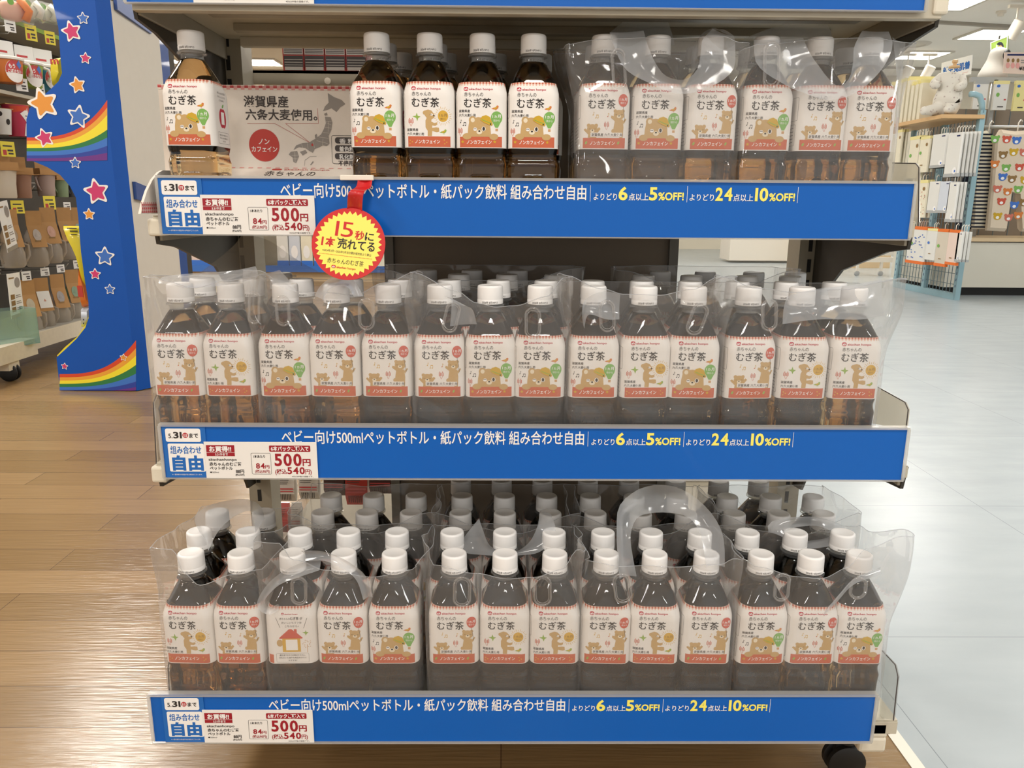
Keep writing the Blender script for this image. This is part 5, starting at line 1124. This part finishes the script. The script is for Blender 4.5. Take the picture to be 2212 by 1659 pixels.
def cpack(rect, n, step, body, head, foot, art, desc, group):
    x0, x1, y0, y1 = rect
    for k in range(n):
        X = RX - .27 + .04 * k; a = WX(x0 + step * k * .35, (y0 + y1) / 2, X); b = WX(x1 + step * k, (y0 + y1) / 2, X); yc = (a.y + b.y) / 2
        W = abs(a.y - b.y) / 2; zt = WX((x0 + x1) / 2 + step * k * .7, y0, X).z; zb = WX((x0 + x1) / 2 + step * k * .7, y1, X).z; H = (zt - zb) / 2
        W = min(W, .17)
        rt = thing('clothing_pack', (X, yc, (zt + zb) / 2), desc + (', %s in its stack' % PACKN[k] if n > 1 else ''), 'clothing pack', group)
        mb = MB(); mb.rings([[(dx, s * W * f, t * H) for s, t in ((-1, -1), (1, -1), (1, 1), (-1, 1))] for dx, f in ((-.010, .94), (0, 1), (.010, .94))], body)
        A = Art(); w, h = W * 1000, H * 1000
        if 'c' in art: A.ell(w * .55, -h * .72, w * .30, h * .16, 'print_white', 2, 16); A.ell(w * .62, -h * .74, w * .10, h * .06, 'star_blue', 3, 8); A.rect(w * .3, h * .82, w * .75, h * .88, 'navy', 2)
        if 'b' in art: A.ell(w * .5, h * .55, w * .2, h * .10, 'tan_line', 2, 12)
        if 'g' in art: A.ell(-w * .55, h * .1, w * .22, h * .09, 'balloon_green', 2, 12)
        if 'u' in art: A.ell(-w * .5, h * .1, w * .22, h * .09, 'star_blue', 2, 12)
        if 'd' in art:
            q = random.Random(3)
            for _ in range(26): A.ell(q.uniform(-.85, .85) * w, q.uniform(-.7, .6) * h, w * .07, h * .035, q.choice(('star_blue', 'rb_indigo', 'star_blue')), 1, 7)
        if 'o' in art:
            q = random.Random(5)
            for _ in range(20): A.ell(q.uniform(-.85, .85) * w, q.uniform(-.8, .5) * h, w * .06, h * .03, q.choice(('wheat_pink', 'tan_line', 'map_grey')), 1, 7)
        if 't' in art: A.rect(-w * .3, -h * .62, w * .15, -h * .57, 'tan_line', 2)
        A.put(mb, lambda u, v, o: (-.0108 - o, -u / 1000, v / 1000), .0008); mb.build('pack_body', rt)
        if head: mb = MB(); mb.box((-.0112, -W, H * .86), (.0112, W, H * 1.02), head); mb.build('header_strip', rt)
        if foot: mb = MB(); mb.box((-.0112, -W, -H), (.0112, W, -H * .84), foot); mb.build('footer_strip', rt)
        mb = MB(); mb.tube([(0, 0, H), (0, 0, H + .035), (.012, 0, H + .05), (.02, 0, H + .035)], .003, 'trim_white', 6); mb.build('hook_hanger', rt, True)
for n_, c_, r_ in (('pk_white', '#dfddd6', .3), ('pk_cream', '#e6dec6', .35), ('pk_yellow', '#e8dc9a', .4), ('pk_orange', '#e2702a', .4), ('pk_pink', '#e2cbbd', .35), ('pk_beige', '#cfc4b2', .35), ('pk_grey', '#a9aaa8', .35), ('pk_blue', '#cdd2da', .35)): mat(n_, c_, r_, bump=.15, scale=25)
G = 'clothing packs on the blue mesh rack'
cpack((1934, 1948, 282, 352), 2, 9, 'pk_cream', 'pk_yellow', None, 'b', 'narrow cream pack half behind the clear shelf guard', G)
cpack((1964, 1987, 296, 385), 2, 10, 'pk_cream', 'pk_yellow', None, 'bg', 'yellow topped pack in the leftmost upper stack', G)
cpack((1986, 2008, 296, 372), 2, 9, 'pk_cream', 'pk_yellow', None, 'bgt', 'yellow topped pack beside the blue dotted sticker packs', G)
cpack((2014, 2045, 290, 362), 5, 8, 'pk_white', None, 'pk_grey', 'c', 'grey footed white pack with round sticker', G)
cpack((2046, 2076, 288, 382), 5, 9, 'pk_white', None, 'pk_grey', 'c', 'long grey footed pack in the rightmost upper stack', G)
cpack((1976, 2003, 390, 470), 2, 9, 'pk_cream', 'pk_yellow', None, 'bot', 'dotted cream pack in the leftmost middle stack', G)
cpack((2007, 2030, 392, 460), 1, 8, 'pk_white', None, 'pk_grey', 'c', 'small white pack in the middle row', G)
cpack((2030, 2052, 392, 460), 3, 8, 'pk_blue', None, 'pk_grey', 'c', 'blue grey pack in the middle row', G)
cpack((2048, 2066, 394, 480), 3, 8, 'pk_white', None, 'pk_grey', 'c', 'long white pack in the rightmost middle stack', G)
cpack((1962, 2001, 490, 570), 4, 7, 'pk_white', 'pk_orange', 'pk_orange', 'dg', 'orange edged pack with blue dots, lowest row', G)
cpack((2003, 2025, 494, 562), 2, 6, 'pk_white', 'pk_yellow', None, 'ut', 'white pack between the orange edged packs, lowest row', G)
cpack((2024, 2049, 495, 576), 1, 6, 'pk_beige', 'pk_orange', 'pk_orange', 'gt', 'beige orange edged pack, lowest row', G)
cpack((2048, 2072, 497, 573), 1, 6, 'pk_pink', 'pk_orange', 'pk_orange', 't', 'pink orange edged pack, lowest row', G)
cpack((2068, 2078, 500, 566), 3, 8, 'pk_white', None, 'pk_grey', 'c', 'white pack at the right end of the lowest row', G)
# card edged boxes on the wood shelf
for k in range(8):
    a = WX(1950 + 9.5 * k, 262 - k * 1.0, RX - .16); H = .33 if k < 5 else .28; rt = thing('flat_package', (RX - .16, a.y, SZ + .001), 'upright cream package on the wood shelf, %s from the left' % ORD[k + 1], 'package', 'upright packages on the wood shelf')
    mb = MB(); mb.box((-.13, -.022, .0), (.13, .022, H), 'pk_cream'); mb.build('wrapped_body', rt); mb = MB(); mb.box((-.132, -.010, H), (.132, .010, H + .03), 'pk_yellow'); mb.build('header_card', rt)
# headless baby mannequin in a printed romper
def print_cloth():
    m = mat('romper_cloth', '#d8d2c6', .9, bump=.2, scale=40); N, L = m.node_tree.nodes, m.node_tree.links; b = next(n for n in N if n.type == 'BSDF_PRINCIPLED')
    t = N.new('ShaderNodeTexCoord'); v = N.new('ShaderNodeTexVoronoi'); v.inputs['Scale'].default_value = 26; L.new(t.outputs['Object'], v.inputs['Vector'])
    r = N.new('ShaderNodeMapRange'); r.inputs[1].default_value = .18; r.inputs[2].default_value = .26; L.new(v.outputs['Distance'], r.inputs[0])
    x = N.new('ShaderNodeMix'); x.data_type = 'RGBA'; x.inputs[6].default_value = lin('#b3a49c'); x.inputs[7].default_value = lin('#d8d2c6'); L.new(r.outputs[0], x.inputs[0]); L.new(x.outputs[2], b.inputs['Base Color'])
print_cloth(); mat('hood_cloth', '#bdb8ae', .9, bump=.2, scale=40)
mc = WX(2054, 268, RX - .17); mn = thing('baby_mannequin', (RX - .185, mc.y + .06, SZ + .002), 'headless baby mannequin in white romper sitting on wood shelf', 'mannequin'); mn.rotation_euler = (0, 0, R(-35)); mn.scale = (.70, .70, .72)
def skin_obj(name, verts, edges, rad, m, par, sub=2):
    me = bpy.data.meshes.new(name); me.from_pydata(verts, edges, []); o = bpy.data.objects.new(name, me); COL.objects.link(o); o.parent = par
    md = o.modifiers.new('skin', 'SKIN'); md.use_smooth_shade = True
    for v, r in zip(me.skin_vertices[0].data, rad): v.radius = (r, r)
    me.skin_vertices[0].data[0].use_root = True
    sb = o.modifiers.new('sub', 'SUBSURF'); sb.levels = sub; sb.render_levels = sub; me.materials.append(MATS[m]); return o
skin_obj('romper', [(0, 0, .10), (0, .01, .20), (.01, .02, .31), (.015, .02, .40), (.02, .02, .46), (-.10, -.03, .39), (-.16, -.09, .33), (-.09, -.17, .31), (.10, 0, .38), (.14, -.06, .30), (.08, -.14, .27), (-.08, -.08, .07), (-.15, -.17, .06), (-.22, -.25, .05), (.06, -.09, .07), (.06, -.20, .06), (.02, -.29, .045)],
         [(0, 1), (1, 2), (2, 3), (3, 4), (3, 5), (5, 6), (6, 7), (3, 8), (8, 9), (9, 10), (0, 11), (11, 12), (12, 13), (0, 14), (14, 15), (15, 16)],
         [.135, .145, .135, .10, .06, .065, .055, .04, .065, .055, .04, .08, .055, .045, .08, .055, .045], 'romper_cloth', mn)
mb = MB(); mb.lathe([(.058, .50), (.055, .515), (.02, .525), (.018, .54), (.03, .555), (.028, .575), (.012, .585)], 'board_wood', 20, (.02, .02, 0)); mb.build('wood_neck', mn, 40)
# newborn underwear sign
def board(name, q, m, art, label, cat, th=.006):
    c = sum(q, Vector()) / 4; P = [p - c for p in q]; n = (P[1] - P[0]).cross(P[3] - P[0]).normalized(); n = -n if n.y > 0 else n
    rt = thing(name, c, label, cat); mb = MB(); mb.prism(P, -n * th, m)
    if art: A = Art(); art(A); A.put(mb, lambda u, v, o: tuple(P[3].lerp(P[2], u).lerp(P[0].lerp(P[1], u), v) + n * (.001 + o)), .001)
    mb.build('panel', rt); return rt
nb = board('hanging_sign', [WY(2034, 136, 6.95), WY(2101, 118, 6.75), WY(2097, 160, 6.75), WY(2032, 177, 6.95)], 'tag_paper', lambda A: (A.text('新生児肌着', .06, .36, .42, 'card_blue', 1, w=.88, bold=.035), A.line([(.1, .16), (.9, .16)], .02, 'check_pink')), 'white sign with blue characters behind the baby mannequin', 'sign')
for o in nb.children: pass
ps = MB(); a = nb.location; ps.tube([(a.x + .02, a.y + .03, SZ - .0), (a.x + .02, a.y + .03, a.z)], .008, 'steel', 8); ps.v = [(v[0] - a.x, v[1] - a.y, v[2] - a.z) for v in ps.v]; ps.build('stand_rod', nb, True)
# display counter to the right of the rack
mat('cabinet_white', '#d8d3c4', .4, var=.02, scale=6); mat('navy_cloth', '#1d2230', .85); mat('stripe_cream', '#d9cfb8', .8); mat('orange_cloth', '#d98f2a', .8); mat('beige_cloth', '#dccbb4', .8, var=.03, scale=30)
cy = 6.42; zt = WY(2150, 516, cy).z; cab = thing('display_counter', (4.7, cy, 0), 'white display counter with pale wood top at right edge', 'counter')
def cput(mb, name, smooth=None): return dput(mb, name, smooth, cab, cab)
mb = MB(); mb.box((RX + .06, cy, .07), (6.4, cy + .9, zt - .03), 'cabinet_white'); cput(mb, 'cabinet_body')
mb = MB(); mb.box((RX + .05, cy - .02, zt - .022), (6.42, cy + .92, zt + .008), 'board_pale'); cput(mb, 'wood_top')
mb = MB(); mb.box((RX + .1, cy + .05, 0), (6.35, cy + .85, .07), 'black_rubber'); cput(mb, 'plinth')
mb = MB(); mb.box((RX + .07, cy + .55, zt), (6.4, cy + .57, 1.55), 'panel_taupe')
for k in range(20): mb.box((RX + .1 + k * .13, cy + .545, zt), (RX + .104 + k * .13, cy + .55, 1.55), 'wire_grey')
cput(mb, 'back_grid')
mb = MB(); mb.tube([(RX + .1, cy + .1, 1.36), (6.3, cy + .1, 1.36)], .014, 'steel', 10); cput(mb, 'hanging_bar', True)
def garment(pts, Y, th, m, label, art=None, group=None):
    P = [WY(px, py, Y) for px, py in pts]; c = sum(P, Vector()) / len(P); rt = thing('hanging_garment', c, label, 'garment', group); n = len(P)
    mb = MB(); mb.rings([[tuple((p - c) * s + Vector((0, dy, 0))) for p in P] for s, dy in ((.93, -th / 2), (1, -th * .2), (1, th * .2), (.93, th / 2))], m)
    if art:
        A = Art(); art(A, c); A.put(mb, lambda u, v, o: (u / 1000 - c.x, -th / 2 - .001 - o, v / 1000 - c.z), .001)
    mb.build('cloth', rt)
    t = max(P, key=lambda p: p.z); mb = MB(); mb.tube([Vector((0, 0, t.z - c.z - .02)), Vector((0, 0, t.z - c.z + .05)), Vector((.015, 0, t.z - c.z + .075)), Vector((.03, 0, t.z - c.z + .06))], .005, 'trim_white', 6); mb.build('hanger', rt, True); return rt
def bears(A, c):
    q = random.Random(4); cols = ['balloon_green', 'balloon_red', 'star_blue', 'tan_line', 'hat_yellow', 'wheat_pink', 'bird_orange']; i = 0
    for r_ in range(7):
        for k in range(3):
            p = WY(2152 + 24 * k + (12 if r_ % 2 else 0) + q.uniform(-4, 4), 305 + 27 * r_ + q.uniform(-5, 5), 6.36); u, v = p.x * 1000, p.z * 1000; s = 33; m = cols[i % 7]; i += 1
            A.ell(u, v, s, s * .85, m, 1, 14); A.ell(u - s * .8, v + s * .6, s * .38, s * .38, m, 1, 8); A.ell(u + s * .8, v + s * .6, s * .38, s * .38, m, 1, 8); A.ell(u, v - s * .25, s * .45, s * .36, 'print_white', 2, 10)
garment([(2148, 300), (2160, 280), (2190, 284), (2230, 280), (2232, 500), (2205, 500), (2200, 420), (2180, 415), (2168, 500), (2130, 498), (2140, 400)], 6.40, .07, 'beige_cloth', 'beige baby romper printed with coloured animal heads at right edge', bears)
def stripes(A, c):
    for k in range(26): p = WY(2120, 292 + 8 * k, 6.45); A.rect(p.x * 1000 - 90, p.z * 1000, p.x * 1000 + 90, p.z * 1000 + 13, 'navy_cloth', 1)
garment([(2108, 290), (2130, 282), (2146, 300), (2140, 360), (2130, 495), (2100, 495), (2106, 380)], 6.48, .05, 'stripe_cream', 'cream baby garment with navy stripes beside the printed romper', stripes)
garment([(2086, 300), (2096, 292), (2098, 360), (2092, 372), (2084, 370)], 6.5, .04, 'orange_cloth', 'orange baby garment edge beside the blue rack post')
garment([(2086, 372), (2112, 366), (2104, 495), (2066, 495), (2074, 420)], 6.56, .06, 'navy_cloth', 'dark navy baby garment hanging beside the blue rack post')
# packs and signs above the counter
for k, (px0, px1, py0, py1, m, d_, lb) in enumerate(((2097, 2136, 178, 236, 'pk_white', 'wheat_pink', 'white hanging pack with pink dot above the counter'), (2140, 2180, 178, 238, 'pk_white', 'balloon_green', 'white hanging pack with green dot above the counter'), (2184, 2222, 178, 240, 'pk_yellow', 'balloon_green', 'yellow hanging pack with green dot at right frame edge'))):
    Y = 6.62; a, b = WY(px0, py1, Y), WY(px1, py0, Y); c = (a + b) / 2; W, H = (b.x - a.x) / 2, (b.z - a.z) / 2; rt = thing('hanging_pack', c, lb, 'clothing pack', 'clothing packs above the counter')
    mb = MB(); mb.rings([[(s * W * f, dy, t * H) for s, t in ((-1, -1), (1, -1), (1, 1), (-1, 1))] for dy, f in ((-.012, .94), (0, 1), (.012, .94))], m); A = Art(); w, h = W * 1000, H * 1000
    A.ell(-w * .45, h * .1, w * .24, h * .15, d_, 1, 16); A.ell(-w * .5, h * .72, w * .25, h * .1, 'star_blue', 1, 12); A.rect(-w * .3, -h * .8, w * .5, -h * .72, 'ink_soft', 1); A.rect(w * .45, -h * .3, w * .75, -h * .2, 'check_red', 1); A.put(mb, lambda u, v, o: (u / 1000, -.013 - o, v / 1000), .001); mb.build('pack_body', rt)
    mb = MB(); mb.box((-W, -.0135, H * .86), (W, .0135, H * 1.1), 'pk_yellow' if k else 'pk_grey'); mb.build('header_strip', rt)
mb = MB(); p, q = WY(2096, 172, 6.7), WY(2212, 172, 6.7); mb.box((p.x, 6.69, p.z - .02), (q.x, 6.72, p.z + .02), 'pk_grey'); mb.box((q.x - .25, 6.69, zt), (q.x - .22, 6.72, p.z), 'pk_grey'); tag(mb.build('hanging_rail', None), 'grey hanging rail carrying three packs above the counter', 'rail')
board('price_sign', [WY(2170, 113, 6.66), WY(2232, 113, 6.66), WY(2230, 161, 6.66), WY(2167, 158, 6.66)], 'pk_pink', lambda A: (A.text('¥5,4', .52, .18, .22, 'ink', 1, w=.36, bold=.03), A.rect(.1, .84, .9, .92, 'navy', 1), A.rect(.58, .5, .95, .55, 'map_grey', 1), A.rect(.58, .6, .95, .65, 'map_grey', 1), *[(A.ell(.14 + .17 * k, .62, .05, .1, 'tan_line', 1, 12), A.ell(.14 + .17 * k, .38, .07, .14, 'check_pink', 1, 12)) for k in range(3)]), 'pale lilac price sign at the right frame edge', 'sign')
board('photo_poster', [WY(2140, 92, 8.2), WY(2178, 77, 8.0), WY(2176, 118, 8.0), WY(2141, 128, 8.2)], 'leaf_green', lambda A: (A.ell(.5, .42, .28, .42, 'navy_cloth', 1, 18), A.ell(.55, .38, .17, .26, 'basket_tan', 2, 16), A.frame(0, 0, 1, 1, .02, .05, 'print_white', 3)), 'green photo poster of a dark haired person on the right ceiling stand', 'poster')
# white hooded garment form
hp = WY(2146, 150, 6.9); hd = thing('hooded_form', (hp.x, 6.9, hp.z - .12), 'white hooded baby garment displayed above the hanging packs', 'garment')
skin_obj('hooded_cloth', [(0, 0, 0), (0, 0, .10), (.01, 0, .18), (.02, -.02, .25), (.03, -.01, .29)], [(0, 1), (1, 2), (2, 3), (3, 4)], [.15, .115, .07, .085, .05], 'hood_cloth', hd)
mb = MB(); mb.ball((.045, -.075, .225), (.035, .03, .04), 'black_rubber', 12, 8); mb.build('hood_opening', hd, True)

# ------------------------------------------------------------------ far shop floor seen through the shelving
fs = thing('far_shelving', (-2.6, 7.4, 0), 'far white shelving with packs seen through the left gap', 'shelving')
def fput(mb, name): return dput(mb, name, None, fs, fs)
mb = MB(); mb.box((-5.0, 7.6, .1), (-1.0, 7.64, 1.5), 'cabinet_white'); fput(mb, 'back_panel')
for z in (.12, .62, 1.05):
    mb = MB(); mb.box((-5.0, 7.2, z - .02), (-1.0, 7.6, z), 'cabinet_white'); mb.box((-5.0, 7.19, z - .03), (-1.0, 7.2, z + .03), 'rb_sky'); fput(mb, 'shelf')
mb = MB(); mb.box((-5.0, 7.25, 0), (-1.0, 7.6, .1), 'board_pale'); fput(mb, 'plinth')
cl = ['pk_white', 'pk_pink', 'leaf_green', 'pk_white', 'pk_blue', 'pk_cream', 'pk_pink']
fi = 0
for px, w, m, lb in ((388, 40, 'pk_blue', 'pale blue pack seen through the gap under the top shelf bracket'), (433, 40, 'pk_pink', 'pale pink pack seen through the gap under the top shelf bracket'), (478, 40, 'mug_#7d9070', 'green pack seen through the gap under the top shelf bracket'), (515, 26, 'pk_white', 'white pack seen at the bracket end in the left gap'),
                     (610, 22, 'pk_white', 'white upright pack seen left of the round red tag, leftmost'), (636, 22, 'pk_blue', 'blue grey upright pack seen left of the round red tag, second'), (662, 22, 'pk_cream', 'cream upright pack seen left of the round red tag, third'), (688, 20, 'pk_white', 'white upright pack seen directly beside the round red tag')):
    Y = 7.25; a = WY(px - w / 2, 560, Y); b = WY(px + w / 2, 512, Y); rt = thing('nappy_pack', ((a.x + b.x) / 2, Y, .121), lb, 'pack', 'packs on the far shelving')
    W = (b.x - a.x) / 2; mb = MB(); mb.box((-W, 0, 0), (W, .2, .36), m); A = Art(); A.rect(-W * 1000, 0, W * 1000, 70, 'rb_sky', 1); A.ell(0, 150, W * 600, 60, 'print_white', 1, 12); A.put(mb, lambda u, v, o: (u / 1000, -.001 - o, v / 1000), .001); mb.build('pack_body', rt, None, .012)
for px, w, z, m, lb in ((318, 26, .62, 'pk_white', 'white far pack between blue stand and lone bottle, lower'), (340, 18, .62, 'pk_cream', 'cream far pack beside the lone bottle, lower'), (316, 24, 1.05, 'pk_cream', 'cream far pack between blue stand and lone bottle, upper'), (338, 18, 1.05, 'pk_white', 'white far pack beside the lone bottle, upper')):
    Y = 7.25; a = WY(px - w / 2, 300, Y); b = WY(px + w / 2, 300, Y); W = (b.x - a.x) / 2; rt = thing('nappy_pack', ((a.x + b.x) / 2, Y, z + .001), lb, 'pack', 'packs on the far shelving'); mb = MB(); mb.box((-W, 0, 0), (W, .2, .30), m); mb.build('pack_body', rt, None, .012)
board('pink_board', [WY(436, 128, 8.5), WY(505, 190, 8.5), WY(505, 240, 8.5), WY(430, 240, 8.5)], 'pk_pink', None, 'salmon pink board far behind the lone bottle', 'board')
for nm_ in ('photo_poster', 'pink_board'):
    o = bpy.data.objects[nm_]; mb = MB(); mb.tube([(0, .03, -o.location.z), (0, .03, .12)], .014, 'steel', 8); mb.build('stand_pole', o, True)
wc = thing('wood_counter', (4.2, 9.3, 0), 'pale wood counter end far behind the right bracket', 'counter'); a, b = WZ(1792, 580), WZ(1925, 580); hz = .40
mb = MB(); mb.box((a.x, 9.25, 0), (b.x, 9.9, hz), 'board_pale'); dput(mb, 'wood_body', None, wc, wc)
a2 = WZ(1715, 560)
wcab = thing('white_cabinet', (3.6, 9.9, 0), 'white cabinet with curved handle far behind the right bracket', 'cabinet'); mb = MB(); mb.box((2.9, 9.95, .03), (a.x + .15, 10.4, .6), 'trim_white'); dput(mb, 'cabinet_body', None, wcab, wcab)
mb = MB(); mb.tube([(3.72, 9.94, .34), (3.76, 9.93, .24), (3.86, 9.93, .22), (3.94, 9.94, .30)], .01, 'pk_grey', 6); dput(mb, 'curved_handle', True, wcab, wcab)
lr = thing('low_rack', (4.3, 8.2, 0), 'white low rack with clothing packs far behind the right bag', 'rack'); a = WY(1850, 560, 8.2); b = WY(1965, 560, 8.2)
mb = MB(); mb.box((a.x, 8.2, a.z - .03), (b.x, 8.25, a.z + .02), 'trim_white'); mb.box((a.x, 8.2, a.z - .03), (a.x + .04, 9.0, a.z + .02), 'trim_white'); dput(mb, 'frame_bar', None, lr, lr)
for x in (a.x + .03, (a.x + b.x) / 2, b.x - .05):
    mb = MB(); mb.box((x - .012, 8.21, .05), (x + .012, 8.235, a.z), 'trim_white'); mb.lathe([(.01, -.015), (.025, -.012), (.025, .012), (.01, .015)], 'pk_grey', 14, (x, 8.222, .025), 'y'); dput(mb, 'leg', None, lr, lr)
for k, (px, lb) in enumerate(((1894, 'white pack on the far low rack, leftmost of three'), (1926, 'white pack on the far low rack, middle of three'), (1952, 'white pack on the far low rack, rightmost of three'))):
    a_ = WY(px, 552, 8.28); rt = thing('low_pack', (a_.x, 8.28, a_.z - .0), lb, 'clothing pack', 'packs on the far low rack'); mb = MB(); mb.box((-.07, 0, 0), (.07, .03, .24), 'pk_white'); A = Art(); A.rect(-30, 40, 30, 55, 'tan_line', 1); A.put(mb, lambda u, v, o: (u / 1000, -.001 - o, v / 1000), .001); mb.build('pack_body', rt)
# goods on the far side of this gondola
mat('carton_red', '#8e2a22', .45); mat('carton_brown', '#4b2a24', .5)
zh = WY(680, 110, 1.31).z - zz
for k in range(4):
    x0 = WY(611 + 45 * k, 140, 1.29).x; rt = thing('drink_carton', (x0 + .0172, 1.31, zz + .0005), 'small red carton with dense print behind the map panel, %s from left' % ORD[k + 1], 'carton', 'red cartons on the far side shelf')
    mb = MB(); mb.box((-.0168, -.02, 0), (.0168, .03, zh), 'carton_red'); A = Art(); A.rect(-15, 27, 15, 44, 'map_grey', 1)
    for j in range(6): A.rect(-14, 29 + j * 2.4, 14, 30.2 + j * 2.4, 'ink_soft', 2)
    A.rect(-15, 8, 15, 25, 'ink', 1); A.rect(-14, 4, 14, 9, 'map_grey', 2)
    for j in range(3): A.rect(-14, 11 + j * 4, 14, 12 + j * 4, 'map_grey', 2)
    A.put(mb, lambda u, v, o: (u / 1000, -.0204 - o, v / 1000), .0003); mb.build('printed_box', rt)
mat('pouch_white', '#cfc8be', .35, bump=.2, scale=40)
def food_pouch(px, pt, pb, w, m, label, Y=1.36):
    t = WY(px, pt, Y); b = WY(px, pb, Y); H = t.z - b.z; W = w / 2 / F_PX * 1.48; rt = thing('food_pouch', (t.x, Y, b.z), label, 'pouch', 'hanging pouches on the far side of the shelving')
    mb = MB(); mb.rings([[(-W, 0, 0), (W, 0, 0), (W, .004, 0), (-W, .004, 0)], [(-W, -.012, H * .3), (W, -.012, H * .3), (W, .012, H * .3), (-W, .012, H * .3)], [(-W, -.008, H * .7), (W, -.008, H * .7), (W, .01, H * .7), (-W, .01, H * .7)], [(-W, 0, H), (W, 0, H), (W, .004, H), (-W, .004, H)]], m)
    A = Art(); k = 1000
    A.rect(-W * 900, H * 450, W * 900, H * 490, 'check_red', 1); A.rect(-W * 900, H * 370, W * 900, H * 400, 'check_red', 1)
    for j in range(5): A.rect(-W * 800, H * (620 + 60 * j), W * (300 + 90 * j), H * (640 + 60 * j), 'ink_soft', 1)
    for j in range(8): A.rect(-W * 700 + j * W * 180, H * 120, -W * 620 + j * W * 180, H * 300, 'ink', 1)
    A.put(mb, lambda u, v, o: (u / 1000, -.0128 - o, v / 1000), .0003); mb.build('foil_pack', rt)
for px, pt, pb, w, m, lb in ((617, 1015, 1082, 38, 'pouch_white', 'white food pouch hanging behind the bottom shelf, upper left'), (667, 1012, 1078, 40, 'pouch_white', 'white food pouch hanging behind the bottom shelf, upper right'), (612, 1086, 1150, 24, 'pouch_red', 'red and white food pouch below the upper left white pouch'), (640, 1086, 1150, 20, 'pouch_white', 'narrow white food pouch below the upper right white pouch'),
                             (722, 1010, 1070, 42, 'carton_brown', 'dark red food pouch behind the bottom shelf, leftmost of three'), (770, 1006, 1090, 46, 'pouch_red', 'red food pouch behind the bottom shelf, middle of three'), (822, 1008, 1066, 46, 'carton_brown', 'dark red food pouch behind the bottom shelf, rightmost of three')):
    food_pouch(px, pt, pb, w, m, lb)
